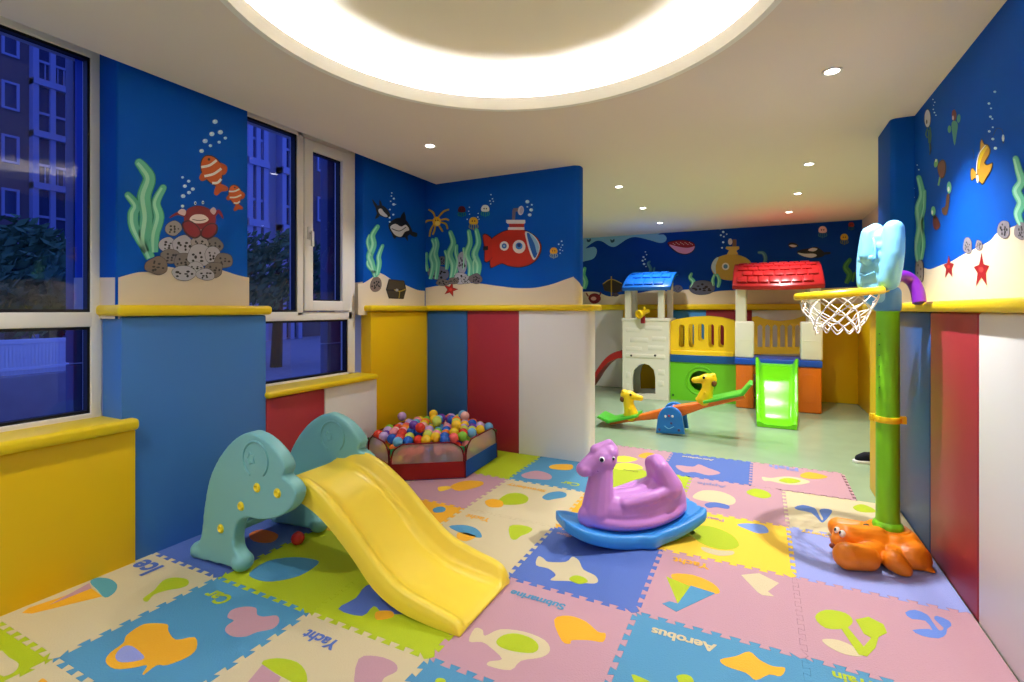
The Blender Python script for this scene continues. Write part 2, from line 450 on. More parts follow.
# ------------------------------------------------------------------ downlights
M_lens = emis('downlight_lens', (255, 246, 234), 14.0)
M_trim = mat('downlight_trim', (235, 232, 226), 0.35)
DL = [(0.324, 2.944, 'recessed ceiling downlight above the basketball hoop', 200, 100), (-2.152, 2.976, 'recessed ceiling downlight in the corner above the ball pit', 44, 118),
      (-1.225, 4.79, 'nearest ceiling downlight of the row just past the white wall end', 86, 118), (-1.231, 5.925, 'middle ceiling downlight of the row leading to the blue-roofed tower', 86, 118),
      (-1.231, 7.04, 'farthest ceiling downlight, directly over the blue-roofed tower', 70, 118), (0.362, 4.74, 'nearest ceiling downlight of the row leading to the red-roofed turret', 86, 118),
      (0.348, 5.894, 'middle ceiling downlight of the row over the green slide', 86, 118), (0.32, 6.966, 'ceiling downlight directly over the red turret roof', 70, 118),
      (-2.152, 0.35, 'recessed ceiling downlight near the large window', 66, 118), (0.324, 0.35, 'recessed ceiling downlight near the camera by the right wall', 58, 118),
      (-2.152, -1.5, 'added unseen fill downlight behind the camera on the window side', 115, 140), (0.324, -1.5, 'added unseen fill downlight behind the camera on the right side', 115, 140)]  # this rear pair is added out of view to brighten window frames and walls
for (x, y, l, e, ang) in DL:
    t = thing('downlight', (x, y, ZC), l, 'ceiling light', 'recessed downlights')
    bm = B(); lathe(bm, [(0.045, -0.001), (0.047, -0.006), (0.034, -0.004), (0.030, 0.012), (0.045, 0.012)], (x, y, ZC), 24, closed_prof=True)
    obj('trim_ring', bm, M_trim, t)
    bm = B(); lathe(bm, [(0.030, 0.002), (0.031, -0.0035), (0, -0.0035)], (x, y, ZC), 24)
    obj('lens', bm, M_lens, t)
    ld = bpy.data.lights.new('downlight_beam', 'SPOT'); ld.energy = e; ld.spot_size = math.radians(ang); ld.spot_blend = 0.7
    ld.shadow_soft_size = 0.022; ld.color = (0.97, 0.98, 1.0)
    lo = bpy.data.objects.new('downlight_beam', ld); COL.objects.link(lo); lo.location = (x, y, ZC - 0.012)


# ================================================================== MURALS (paint on the walls: children of each wall)
GRN1, GRN2, GRN3 = (106, 200, 164), (168, 232, 200), (40, 146, 116)
ROCK1, ROCK2, ROCK3, DOT = (168, 160, 156), (126, 116, 112), (188, 186, 196), (30, 28, 30)
BUB = (205, 232, 250)
def sand(parent, plane, val, n, pts, z0, axis0, axis1, name='painted_sand'):
    f = Fig(plane, val, n, step=0.0004)
    top = catmull([Vector((p[0], p[1], 0)) for p in pts], 4)
    P = [f.w(q) for q in top]
    a, b = P[0].copy(), P[-1].copy()
    a.z = z0; b.z = z0
    f.raw(P + [b, a], M_sand_m, 1)
    return lab(f.build(name, parent), 'cream sandy seabed band along the foot of the painted sea')
M_sand_m = mat('paint_sand', M_sand, 0.5, 0.3)
def weed(f, pts, w, c1=GRN1, c2=GRN2, c3=GRN3):
    ws = [w * 0.8, w * 1.2, w * 1.25, w * 1.05, w * 0.8]
    f.stroke(pts, [a * 1.2 for a in ws], c3, 2); f.stroke(pts, ws, c1, 3)
    f.oval(pts[-1][0], pts[-1][1], w * .48, w * .48, c3, 2.2, n=12); f.oval(pts[-1][0], pts[-1][1], w * .40, w * .40, c1, 3.2, n=12)
    f.stroke([(p[0] - w * 0.18, p[1]) for p in pts], [a * 0.35 for a in ws], c2, 4)
def rock(f, x, y, rx, ry, c, dots=5, lay=3, seed=0):
    r = random.Random(seed * 31 + int(x * 7 + y)); pts = []; out = []
    for k in range(9):
        a = 2 * PI * k / 9; q = r.uniform(0.86, 1.1)
        pts.append((x + rx * q * math.cos(a), y + ry * q * math.sin(a) * (0.85 if math.sin(a) > 0 else 1)))
        out.append((x + (rx * q + 1.2) * math.cos(a), y + (ry * q + 1.2) * math.sin(a) * (0.87 if math.sin(a) > 0 else 1)))
    f.poly(out, (24, 22, 26), lay); f.poly(pts, c, lay + 0.4)
    for k in range(dots):
        a = 2.4 * k + r.random(); d = 0.68 * math.sqrt((k + 0.4) / dots)
        f.oval(x + rx * d * math.cos(a), y + ry * d * math.sin(a) * 0.8, rx * r.uniform(0.09, 0.17), ry * r.uniform(0.09, 0.17), DOT, lay + 0.8, n=8)
def bubbles(f, pts, r, c=BUB):
    for k, p in enumerate(pts):
        q = p[2] if len(p) > 2 else r
        f.oval(p[0], p[1], q, q * 0.85, c, 3, n=12); f.oval(p[0] - q * 0.3, p[1] - q * 0.25, q * 0.35, q * 0.3, (250, 252, 255), 4, n=8)
def star(f, x, y, r, c, rot=-PI / 2, lay=3):
    pts = []; pt2 = []
    for k in range(10):
        q = r if k % 2 == 0 else r * 0.36; a = rot + PI * k / 5
        pts.append((x + q * math.cos(a), y + q * math.sin(a))); pt2.append((x + (q + r * .08) * math.cos(a), y + (q + r * .08) * math.sin(a)))
    f.hard(pt2, (90, 10, 14), lay); f.hard(pts, c, lay + 0.5); f.oval(x, y, r * .22, r * .22, (225, 70, 60), lay + 1, n=8)
def jelly(f, x, y, r, c, legs=(40, 130, 90)):
    for k in (-2, -1, 0, 1, 2):
        f.stroke([(x + k * r * .35, y + r * .5), (x + k * r * .55, y + r * 1.3), (x + k * r * .35, y + r * (2.1 - abs(k) * .2))], r * .22, legs, 2, 3)
    f.poly([(x - r, y + r * .5), (x - r * 1.05, y - r * .3), (x - r * .5, y - r), (x + r * .5, y - r), (x + r * 1.05, y - r * .3), (x + r, y + r * .5), (x + r * .3, y + r * .7), (x - r * .3, y + r * .7)], c, 3)
    f.oval(x - r * .3, y - r * .1, r * .16, r * .2, (30, 20, 20), 4, n=8); f.oval(x + r * .3, y - r * .1, r * .16, r * .2, (30, 20, 20), 4, n=8)
def orca(f, pts_body, pts_belly, extra=(), eye=None):
    f.poly(pts_body, (30, 30, 38), 2)
    for e in extra: f.poly(e, (30, 30, 38), 2.4, 2)
    f.poly(pts_belly, (222, 220, 226), 3)
    if eye: f.oval(eye[0], eye[1], eye[2], eye[2] * .8, (225, 225, 230), 4, n=8)

# ---- column mural
cA = crop(100, 100, 3.4125); FA = lambda: Fig('X', -2.79, (1, 0, 0), cA)
sand(column_a, 'X', -2.79, (1, 0, 0), [cA(p) for p in [(62, 606), (130, 588), (200, 585), (225, 570), (250, 572), (330, 585), (400, 578), (470, 598), (509, 606)]], 1.20, 0, 1)
f = Fig('Y', 1.30, (0, -1, 0), None, step=0.0004)
f.raw([Vector((x, 1.30, z)) for x, z in ((-3.2, 1.2), (-2.802, 1.2), (-2.802, onX(119, 277.5, -2.79)[2]), (-3.2, onX(119, 277.5, -2.79)[2] + 0.01))], M_sand_m, 1)
f.build('painted_sand', column_a)
f = FA()
weed(f, [(172, 540), (150, 480), (158, 400), (150, 330), (168, 270), (150, 235), (133, 215)], 34)
weed(f, [(160, 520), (118, 440), (112, 390), (122, 360), (95, 325)], 27)
weed(f, [(185, 520), (185, 460), (200, 400), (190, 350), (215, 300)], 27)
f.build('painted_seaweed', column_a, 'tall pale green seaweed of three fronds painted beside the crab rocks')
f = FA(); f.step = 0.0003
for kk, (x, y, rx, ry, c) in enumerate(((250, 440, 24, 22, ROCK1), (232, 495, 27, 22, ROCK3), (350, 450, 30, 26, ROCK1), (285, 497, 30, 32, ROCK3), (388, 497, 27, 24, ROCK2), (340, 490, 26, 24, ROCK1),
                          (240, 536, 28, 24, ROCK2), (285, 552, 32, 24, ROCK2), (338, 535, 36, 34, ROCK3), (383, 530, 24, 24, ROCK3), (420, 550, 26, 24, ROCK2), (325, 575, 26, 18, ROCK3), (385, 580, 28, 24, ROCK2), (285, 592, 38, 24, ROCK3), (358, 597, 26, 18, ROCK3))):
    rock(f, x, y, rx * 1.2, ry * 1.2, c, 7, 3 + kk * 1.2)
rock(f, 192, 568, 40, 33, (120, 104, 92), 8, 22)
f.build('painted_rock_pile', column_a, 'pile of grey spotted rocks painted under the crab')
f = FA(); f.step = 0.0012; CR_ = (122, 22, 34)
f.poly([(285, 420), (290, 380), (320, 362), (355, 365), (385, 385), (392, 420), (360, 440), (310, 440)], CR_, 6)
f.poly([(302, 408), (318, 392), (350, 392), (368, 408), (350, 420), (318, 420)], (236, 226, 220), 7)
f.stroke([(312, 408), (335, 412), (358, 408)], 2.5, (60, 10, 14), 8)
f.poly([(275, 424), (298, 410), (329, 428), (343, 457), (322, 474), (291, 460)], (50, 8, 14), 7.5); f.poly([(397, 427), (372, 420), (345, 440), (340, 464), (368, 476), (396, 454)], (50, 8, 14), 7.5); f.poly([(280, 425), (300, 415), (325, 430), (338, 455), (320, 468), (295, 455)], CR_, 8); f.poly([(392, 428), (372, 425), (350, 440), (345, 462), (368, 470), (390, 452)], CR_, 8)
f.stroke([(290, 395), (262, 388), (235, 402)], [14, 10, 4], CR_, 6); f.stroke([(385, 395), (402, 380), (418, 405)], [14, 12, 4], CR_, 6)
f.poly([(262, 385), (275, 372), (290, 378), (285, 395)], (228, 200, 196), 7); f.poly([(372, 378), (384, 366), (394, 378), (385, 392)], (228, 200, 196), 7)
f.oval(322, 352, 4, 6, (250, 250, 250), 7); f.oval(348, 350, 4, 6, (250, 250, 250), 7); f.oval(322, 353, 2, 3, DOT, 8); f.oval(348, 351, 2, 3, DOT, 8)
f.build('painted_crab', column_a, 'dark red crab with white face painted on top of the rock pile')
def stripefish(f, x, y, s, a):
    def T(p): return (x + s * (p[0] * math.cos(a) - p[1] * math.sin(a)), y + s * (p[0] * math.sin(a) + p[1] * math.cos(a)))
    OR = (206, 92, 34)
    body = [(-1.0, 0), (-.7, -.5), (0, -.72), (.7, -.45), (1.15, -.12), (1.15, .12), (.7, .45), (0, .66), (-.7, .45)]
    f.poly([T((p[0] * 1.07, p[1] * 1.1)) for p in body], (40, 18, 12), 2); f.poly([T(p) for p in body], OR, 3)
    f.poly([T(p) for p in ((1.05, 0), (1.5, -.5), (1.75, -.4), (1.65, 0), (1.75, .4), (1.5, .5))], (190, 78, 28), 3)
    f.poly([T(p) for p in ((-.2, -.65), (.2, -1.05), (.6, -.85), (.6, -.5))], (190, 78, 28), 2.6)
    f.poly([T(p) for p in ((-.1, .6), (.15, 1.0), (.45, .9), (.4, .5))], (190, 78, 28), 2.6)
    for k, h in ((-.45, .58), (.2, .64), (.85, .34)):
        f.stroke([T((k, -h)), T((k + .12, 0)), T((k, h))], s * .17, (244, 240, 234), 4)
    f.oval(*T((-.72, -.12)), s * .1, s * .1, DOT, 5, n=8)
f = FA(); stripefish(f, 380, 238, 50, 1.15); f.build('painted_striped_fish', column_a, 'larger orange fish with white stripes painted near the column top')
f = FA(); stripefish(f, 460, 322, 32, 1.35); f.build('painted_striped_fish', column_a, 'smaller orange fish with white stripes painted by the window edge')
f = FA(); bubbles(f, [(392, 74, 9), (410, 110, 9), (381, 116, 9), (358, 140, 9), (427, 130, 6), (406, 144, 6), (376, 156, 6), (346, 174, 8), (281, 264, 5), (302, 277, 6), (289, 294, 7), (316, 304, 7), (303, 316, 7), (283, 328, 8), (281, 362, 6)], 7)
f.build('painted_bubble_trail', column_a, 'white bubbles rising above the crab and the striped fish')

# ---- corner column: orcas, weed, chest
cC = crop(360, 180, 5.25); FC = lambda: Fig('X', -2.88, (1, 0, 0), cC)
sand(column_b, 'X', -2.88, (1, 0, 0), [cC(p) for p in [(-10, 545), (20, 540), (60, 515), (95, 488), (130, 500), (170, 525), (240, 552), (300, 577), (340, 582)]], 1.20, 0, 1)
f = Fig('Y', 3.075, (0, -1, 0), None, step=0.0004)
f.raw([Vector((x, 3.075, z)) for x, z in ((-3.2, 1.2), (-2.892, 1.2), (-2.892, 1.47), (-3.2, 1.45))], M_sand_m, 1)
f.build('painted_sand', column_b)
f = FC()
orca(f, [(82, 150), (90, 135), (115, 132), (140, 150), (158, 180), (150, 198), (120, 195), (92, 180)], [(95, 158), (110, 150), (125, 168), (145, 190), (130, 194), (105, 180)], [[(62, 100), (80, 118), (95, 140), (80, 145)], [(100, 130), (103, 102), (115, 130)], [(90, 175), (78, 205), (100, 192)]])
f.build('painted_orca', column_b, 'small black and white orca painted behind the bigger one')
f = FC()
orca(f, [(148, 240), (165, 215), (200, 198), (240, 210), (262, 240), (275, 275), (262, 285), (240, 300), (200, 302), (165, 280)], [(158, 245), (185, 230), (215, 245), (240, 235), (258, 262), (235, 272), (215, 298), (185, 290), (168, 270)],
     [[(208, 205), (232, 165), (240, 215)], [(228, 285), (250, 322), (248, 285)], [(262, 270), (300, 278), (295, 300), (265, 290)], [(165, 280), (180, 310), (190, 290)]])
f.stroke([(165, 255), (205, 268), (240, 248)], 4, (40, 40, 50), 4)
f.build('painted_orca', column_b, 'large smiling black and white orca painted above the chest')
f = FC(); bubbles(f, [(166, 68, 4), (164, 84, 4), (177, 98, 6), (160, 112, 4), (176, 128, 8), (186, 128, 3), (156, 155, 5), (174, 182, 6), (155, 198, 6), (155, 220, 5)], 5)
f.build('painted_bubble_trail', column_b, 'bubbles rising over the two orcas')
f = FC()
weed(f, [(82, 510), (62, 440), (50, 400), (70, 340), (65, 290), (92, 245)], 26); weed(f, [(90, 500), (100, 440), (98, 400), (118, 345)], 20); weed(f, [(78, 490), (45, 450), (40, 425)], 16); weed(f, [(60, 400), (40, 330), (48, 290)], 14)
f.build('painted_seaweed', column_b, 'green seaweed clump growing from a small rock left of the chest')
f = FC(); rock(f, 82, 552, 32, 42, (128, 112, 104), 11); f.build('painted_rock', column_b, 'brown spotted rock under the left seaweed')
f = FC()
f.hard([(135, 575), (150, 520), (232, 528), (242, 575), (228, 625), (150, 622)], (30, 26, 20), 3); f.hard([(140, 575), (153, 525), (228, 532), (236, 574)], (72, 60, 44), 4)
f.hard([(140, 580), (205, 585), (200, 620), (153, 618)], (62, 52, 38), 4); f.hard([(210, 584), (238, 578), (225, 620), (205, 621)], (52, 44, 32), 4)
f.stroke([(178, 576), (208, 584), (240, 572)], 5, (176, 150, 50), 5); f.stroke([(208, 584), (203, 622)], 4, (176, 150, 50), 5); f.oval(192, 578, 8, 7, (170, 165, 160), 6)
f.build('painted_chest', column_b, 'brown treasure chest painted on the sand')

# ---- back wall
FB = lambda c=cC: Fig('Y', 3.92, (0, -1, 0), c)
cS = crop(350, 160, 4.096); cU = crop(460, 190, 6.823)
sand(wall_back, 'Y', 3.92, (0, -1, 0), [cS(p) for p in [(278, 530), (320, 522), (380, 512), (440, 505), (520, 505), (600, 515), (680, 524), (760, 523), (830, 508), (880, 490), (916, 478)]], 1.22, 0, 1)
f = Fig('X', -1.335, (1, 0, 0), None, step=0.0)
arcp = [(-1.385 + 0.0505 * math.sin(PI * k / 12), 3.97 - 0.0505 * math.cos(PI * k / 12)) for k in range(7)] + [(-1.3345, 4.01)]
zt0 = onY(572, 277, 3.92).z
for k, (A_, C_) in enumerate(zip(arcp, arcp[1:])):
    vs = [f.bm.verts.new(v) for v in ((A_[0], A_[1], 1.22), (C_[0], C_[1], 1.22), (C_[0], C_[1], zt0 - .012 * (k + 1)), (A_[0], A_[1], zt0 - .012 * k))]
    f.bm.faces.new(vs).material_index = f.mi(M_sand_m)
f.build('painted_sand', wall_back)
f = FB()
for (pts, w) in (([(370, 520), (385, 450), (375, 400), (392, 350), (382, 315)], 22), ([(400, 520), (408, 440), (395, 390), (405, 340), (400, 310)], 22), ([(355, 480), (345, 430), (350, 385)], 16),
                 ([(480, 520), (490, 450), (470, 390), (490, 330), (475, 275)], 26), ([(500, 500), (515, 430), (505, 380), (508, 345)], 18), ([(455, 470), (460, 410), (448, 375)], 18),
                 ([(575, 520), (580, 450), (560, 390), (578, 330), (572, 270)], 24), ([(545, 470), (550, 400), (545, 360)], 16), ([(612, 525), (622, 450), (602, 390), (622, 330), (612, 265)], 26), ([(600, 500), (598, 440), (612, 400)], 16)):
    weed(f, pts, w)
f.build('painted_seaweed', wall_back, 'wide thicket of green seaweed left of the red submarine')
f = FB(); f.step = 0.0003
for kk, (x, y, rx, ry, c) in enumerate(((435, 425, 24, 26, (100, 100, 120)), (415, 490, 56, 44, (110, 112, 140)), (435, 540, 36, 20, ROCK2), (535, 440, 26, 60, (170, 172, 196)), (530, 520, 40, 34, (190, 190, 205)), (560, 525, 30, 24, (180, 178, 190)), (490, 530, 30, 18, ROCK2), (608, 520, 36, 28, (110, 100, 104)))):
    rock(f, x, y, rx, ry, c, 9, 3 + kk * 1.3)
f.build('painted_coral_rock', wall_back, 'grey spotted coral rocks at the foot of the seaweed thicket')
f = FB(); star(f, 476, 575, 38, (186, 44, 34), -1.3); f.build('painted_starfish', wall_back, 'red starfish painted on the sand below the seaweed')
f = FB(); YO = (206, 160, 44)
for (pts) in ([(395, 200), (385, 172), (360, 155)], [(412, 195), (440, 165), (468, 155)], [(425, 210), (450, 205), (468, 212)], [(425, 222), (452, 232), (460, 258)], [(412, 235), (425, 255), (435, 272)], [(395, 238), (392, 262), (382, 288)], [(388, 232), (372, 262), (365, 298)], [(388, 212), (352, 215), (322, 245)]):
    f.stroke(pts, [9, 12, 10], (120, 80, 20), 2); f.stroke(pts, [6, 9, 7], YO, 3)
f.oval(404, 218, 22, 25, (230, 180, 40), 4); f.oval(408, 228, 13, 12, (246, 220, 110), 5); f.oval(398, 212, 3, 4, DOT, 6, n=8); f.oval(410, 212, 3, 4, DOT, 6, n=8)
f.build('painted_octopus', wall_back, 'yellow octopus with spread arms painted near the corner')
f = FB(cU)
jelly(f, 13, 136, 24, (90, 16, 30)); f.build('painted_jellyfish', wall_back, 'dark red jellyfish painted next to the octopus')
f = FB(cU); jelly(f, 93, 215, 28, (224, 172, 46), (150, 140, 60)); f.build('painted_jellyfish', wall_back, 'yellow jellyfish painted above the seaweed thicket')
f = FB(cU); jelly(f, 173, 130, 26, (236, 236, 236), (40, 140, 120)); f.build('painted_jellyfish', wall_back, 'white jellyfish painted left of the submarine chimney')
f = FB(cU); jelly(f, 640, 418, 24, (226, 170, 46), (170, 190, 180)); f.build('painted_jellyfish', wall_back, 'yellow jellyfish painted in front of the submarine')
f = FB(cU); bubbles(f, [(460, 80, 14), (491, 101, 7), (460, 115, 6), (486, 136, 13), (476, 170, 13), (212, 32, 5), (222, 60, 5), (205, 75, 5), (228, 78, 4), (210, 95, 5), (65, 118, 4), (60, 145, 4), (66, 165, 4), (50, 200, 5), (125, 160, 4), (122, 185, 5), (130, 200, 4),
                        (694, 350, 6), (674, 370, 6), (700, 376, 5), (690, 392, 4), (683, 408, 5), (700, 414, 4), (684, 432, 5)], 5)
f.build('painted_bubble_trail', wall_back, 'bubbles painted over the submarine and jellyfish')
f = FB(cU)
body = [(212, 350), (250, 310), (310, 280), (380, 270), (450, 280), (515, 318), (550, 370), (550, 420), (520, 475), (470, 510), (400, 525), (330, 515), (290, 500), (255, 512), (213, 528), (208, 480), (222, 455)]
f.poly([(x + (x - 385) * .03, y + (y - 400) * .045) for x, y in body], (20, 14, 18), 2); f.poly(body, (186, 42, 20), 3)
f.poly([(152, 306), (190, 302), (225, 340), (218, 400), (225, 460), (200, 490), (165, 490), (165, 400)], (20, 14, 18), 2.4, 2); f.poly([(158, 312), (188, 308), (222, 345), (215, 400), (222, 455), (196, 484), (170, 484), (170, 400)], (178, 40, 20), 3.2, 2)
f.hard([(158, 385), (192, 382), (192, 410), (158, 412)], (20, 16, 24), 4)
f.poly([(445, 285), (490, 300), (528, 340), (545, 385), (535, 435), (505, 478), (478, 430), (455, 350)], (240, 240, 240), 4)
f.poly([(458, 292), (492, 308), (524, 345), (540, 388), (530, 432), (510, 465), (488, 420), (466, 345)], (30, 100, 190), 5); f.poly([(475, 298), (505, 320), (535, 365), (538, 420), (525, 430), (510, 370)], (150, 200, 230), 6)
f.hard([(328, 254), (440, 254), (440, 272), (328, 272)], (238, 232, 226), 4); f.hard([(334, 226), (440, 226), (436, 254), (338, 254)], (176, 40, 20), 3.5); f.poly([(316, 204), (445, 204), (447, 224), (440, 230), (325, 230), (316, 222)], (238, 232, 226), 4, 0)
f.hard([(356, 204), (358, 140), (366, 124), (402, 124), (402, 146), (380, 148), (376, 204)], (120, 104, 124), 3.5); f.oval(416, 140, 20, 32, (226, 216, 226), 4, 0.15); f.oval(420, 140, 12, 24, (190, 176, 200), 5, 0.15)
f.oval(303, 382, 31, 32, (240, 236, 230), 5); f.oval(303, 382, 17, 18, (40, 110, 190), 6); f.oval(303, 382, 8, 8, (150, 190, 225), 7)
f.oval(404, 387, 44, 46, (240, 236, 230), 5); f.oval(404, 382, 24, 24, (60, 140, 215), 6); f.oval(404, 377, 13, 14, (20, 50, 130), 7)
f.build('painted_submarine', wall_back, 'big red cartoon submarine with white chimney and two round portholes')

# ---- right wall
cR1 = crop(900, 80, 6.823); cR2 = crop(900, 170, 5.25); FR = lambda c=cR1: Fig('X', 0.855, (-1, 0, 0), c)
sand(wall_right, 'X', 0.855, (-1, 0, 0), [cR2(p) for p in [(90, 500), (125, 512), (160, 520), (220, 498), (270, 480), (330, 445), (400, 410), (450, 385), (480, 365), (510, 330), (560, 310), (600, 295), (640, 280), (800, 240), (1000, 300)]], 1.22, 0, 1)
e_ = onX(*cR2((1000, 300)), 0.855)
f = Fig('X', 0.855, (-1, 0, 0), None, step=0.0004)
tp = catmull([e_, Vector((0.855, 1.35, 1.52)), Vector((0.855, 0.7, 1.42)), Vector((0.855, 0.0, 1.50)), Vector((0.855, -1.0, 1.40)), Vector((0.855, -1.8, 1.48)), Vector((0.855, -2.69, 1.42))], 5)
f.raw([Vector((0.855, v.y, v.z)) for v in tp] + [Vector((0.855, -2.69, 1.22)), Vector((0.855, e_.y, 1.22))], M_sand_m, 1); f.build('painted_sand', wall_right)
f = Fig('Y', 3.85, (0, -1, 0), None, step=0.0004)
f.raw([Vector((x, 3.85, z)) for x, z in ((0.765, 1.22), (0.86, 1.22), (0.86, 1.43), (0.80, 1.46), (0.765, 1.46))], M_sand_m, 1); f.build('painted_sand', wall_stub)
f = Fig('X', 0.735, (-1, 0, 0), None, step=0.0004)
f.raw([Vector((0.735, y, z)) for y, z in ((3.88, 1.22), (4.22, 1.22), (4.22, 1.40), (3.88, 1.45))], M_sand_m, 1); f.build('painted_sand', wall_stub)
f = FR(cR2); weed(f, [(100, 480), (92, 400), (108, 300), (98, 200), (118, 130), (100, 40)], 30); weed(f, [(115, 470), (125, 380), (112, 280), (128, 200), (132, 110)], 16)
f.build('painted_seaweed', wall_right, 'tall thin seaweed at the far end of the right wall')
f = FR(cR2); f.poly([(85, 480), (105, 470), (125, 485), (127, 560), (118, 590), (88, 592), (80, 550)], (40, 38, 40), 3, 2); f.poly([(88, 484), (105, 475), (121, 488), (123, 560), (114, 586), (91, 588), (84, 550)], (150, 140, 132), 3.6, 2)
for p in ((98, 500), (112, 520), (95, 540), (110, 560)): f.oval(p[0], p[1], 4, 7, (80, 74, 72), 4.4, n=8)
f.build('painted_rock', wall_right, 'narrow grey rock under the thin seaweed')
f = FR(cR2); weed(f, [(640, 290), (620, 230), (640, 170), (615, 110), (640, 60), (625, 0), (610, -60)], 36); f.build('painted_seaweed', wall_right, 'thick green seaweed at the near end of the right wall')
for (x, y, rx, ry, l) in ((357, 402, 24, 46, 'tall grey spotted rock on the slope between the two starfish'), (417, 395, 18, 30, 'small grey rock beside the tall spotted rock'), (547, 312, 34, 54, 'large grey spotted rock higher on the sandy slope'), (640, 325, 34, 50, 'brown rock under the near seaweed')):
    f = FR(cR2); rock(f, x, y, rx, ry, (140, 132, 140), 9); f.build('painted_rock', wall_right, l)
for (x, y, s, l) in ((258, 515, 1.0, 'smaller dark red starfish on the sandy slope'), (430, 535, 1.45, 'larger red starfish on the sandy slope')):
    f = FR(cR2)
    P = [(x, y - 70 * s), (x + 8 * s, y - 28 * s), (x + 28 * s, y - 22 * s), (x + 16 * s, y + 4 * s), (x + 20 * s, y + 50 * s), (x, y + 20 * s), (x - 20 * s, y + 52 * s), (x - 14 * s, y + 4 * s), (x - 28 * s, y - 18 * s), (x - 8 * s, y - 26 * s)]
    f.hard(P, (150, 26, 26), 3); f.oval(x, y - 8 * s, 8 * s, 10 * s, (196, 60, 50), 4, n=10); f.build('painted_starfish', wall_right, l)
f = FR(); f.poly([(484, 610), (500, 598), (520, 620), (527, 560), (545, 490), (550, 420), (562, 400), (578, 432), (605, 440), (622, 480), (610, 520), (585, 560), (600, 575), (638, 562), (625, 620), (590, 680), (565, 715), (540, 690), (515, 672), (490, 690), (482, 650)], (40, 30, 20), 2)
f.poly([(488, 614), (502, 604), (524, 630), (532, 560), (549, 490), (555, 425), (562, 408), (576, 438), (602, 446), (616, 480), (604, 518), (578, 562), (598, 582), (632, 570), (620, 618), (586, 674), (565, 706), (542, 684), (515, 666), (493, 684), (487, 650)], (206, 150, 40), 3)
f.stroke([(540, 605), (548, 545), (570, 490), (600, 455)], [10, 20, 24, 12], (238, 200, 30), 4); f.stroke([(527, 640), (532, 560), (550, 495), (590, 444)], 6, (250, 248, 240), 5)
f.poly([(524, 652), (540, 648), (542, 690), (532, 700)], (250, 250, 250), 5, 2); f.oval(532, 645, 5, 8, DOT, 6, n=8)
f.stroke([(505, 540), (508, 500), (498, 470)], 3, (20, 20, 30), 3)
f.build('painted_angler_fish', wall_right, 'big yellow fish with a pale stripe painted on the right wall')
f = FR(); f.stroke([(640, 380), (665, 330), (700, 340), (710, 385)], 3.5, (20, 20, 30), 3); f.oval(709, 395, 9, 24, (230, 240, 240), 4); f.stroke([(708, 420), (710, 432)], 8, (20, 20, 20), 3); f.build('painted_lure', wall_right, 'dangling white lure of the yellow fish')
f = FR(); bubbles(f, [(651, 80, 10), (611, 160, 10), (625, 193, 7), (621, 250, 10), (634, 265, 7), (637, 322, 7), (613, 350, 10), (637, 402, 11), (655, 465, 12), (228, 132, 5), (240, 152, 5), (232, 172, 4), (230, 200, 5), (238, 222, 6), (248, 240, 5), (120, 580, 5), (131, 612, 6), (98, 740, 5), (98, 800, 6), (92, 830, 6)], 8)
f.build('painted_bubble_trail', wall_right, 'bubbles rising above the yellow fish')
f = FR(); f.oval(190, 262, 24, 66, (26, 26, 40), 2); f.oval(190, 262, 20, 60, (214, 214, 226), 3); f.oval(186, 285, 5, 16, DOT, 4, n=8)
for pts in ([(190, 330), (178, 370), (190, 395)], [(205, 320), (212, 380), (205, 440), (208, 490)], [(198, 340), (200, 430)]): f.stroke(pts, 10, (60, 110, 80), 2)
f.stroke([(208, 430), (212, 470), (205, 510)], 8, (20, 30, 50), 3)
f.build('painted_jellyfish', wall_right, 'white headed jellyfish painted near the ceiling of the right wall')
def turtle(f, x, y, s, head, body):
    f.poly([(x - 14 * s, y - 20 * s), (x + 10 * s, y - 40 * s), (x + 24 * s, y - 10 * s), (x + 16 * s, y + 40 * s), (x - 4 * s, y + 46 * s), (x - 16 * s, y + 10 * s)], (40, 24, 20), 2); f.poly([(x - 11 * s, y - 18 * s), (x + 9 * s, y - 34 * s), (x + 20 * s, y - 10 * s), (x + 13 * s, y + 36 * s), (x - 3 * s, y + 42 * s), (x - 13 * s, y + 10 * s)], body, 3)
    f.oval(x - 22 * s, y - 22 * s, 9 * s, 20 * s, head, 3.5, 0.2); f.oval(x - 22 * s, y - 34 * s, 4 * s, 8 * s, (235, 240, 220), 4, n=8)
    f.stroke([(x - 5 * s, y + 40 * s), (x - 12 * s, y + 80 * s)], 8 * s, head, 2)
f = FR(); f.oval(372, 240, 16, 40, (120, 30, 36), 3); f.oval(366, 258, 7, 16, (230, 200, 190), 4, n=10); f.poly([(355, 290), (385, 280), (398, 310), (390, 370), (376, 448), (362, 380)], (70, 150, 130), 3)
f.oval(404, 262, 12, 30, (60, 150, 140), 3, 0.1); f.oval(340, 335, 12, 26, (70, 160, 120), 3); f.build('painted_mermaid_fish', wall_right, 'small green tailed creature with red head painted high on the wall')
f = FR(); turtle(f, 282, 600, 1.5, (120, 190, 120), (134, 74, 40)); f.build('painted_turtle', wall_right, 'brown shelled turtle painted highest of the three')
f = FR(cR2); f.poly([(222, 200), (240, 190), (248, 130), (262, 130), (258, 190), (245, 236), (225, 228)], (96, 62, 36), 3); f.oval(260, 92, 12, 32, (110, 200, 150), 3); f.oval(258, 100, 6, 14, (235, 240, 225), 4, n=10); f.build('painted_turtle', wall_right, 'slim brown and green turtle painted in the middle')
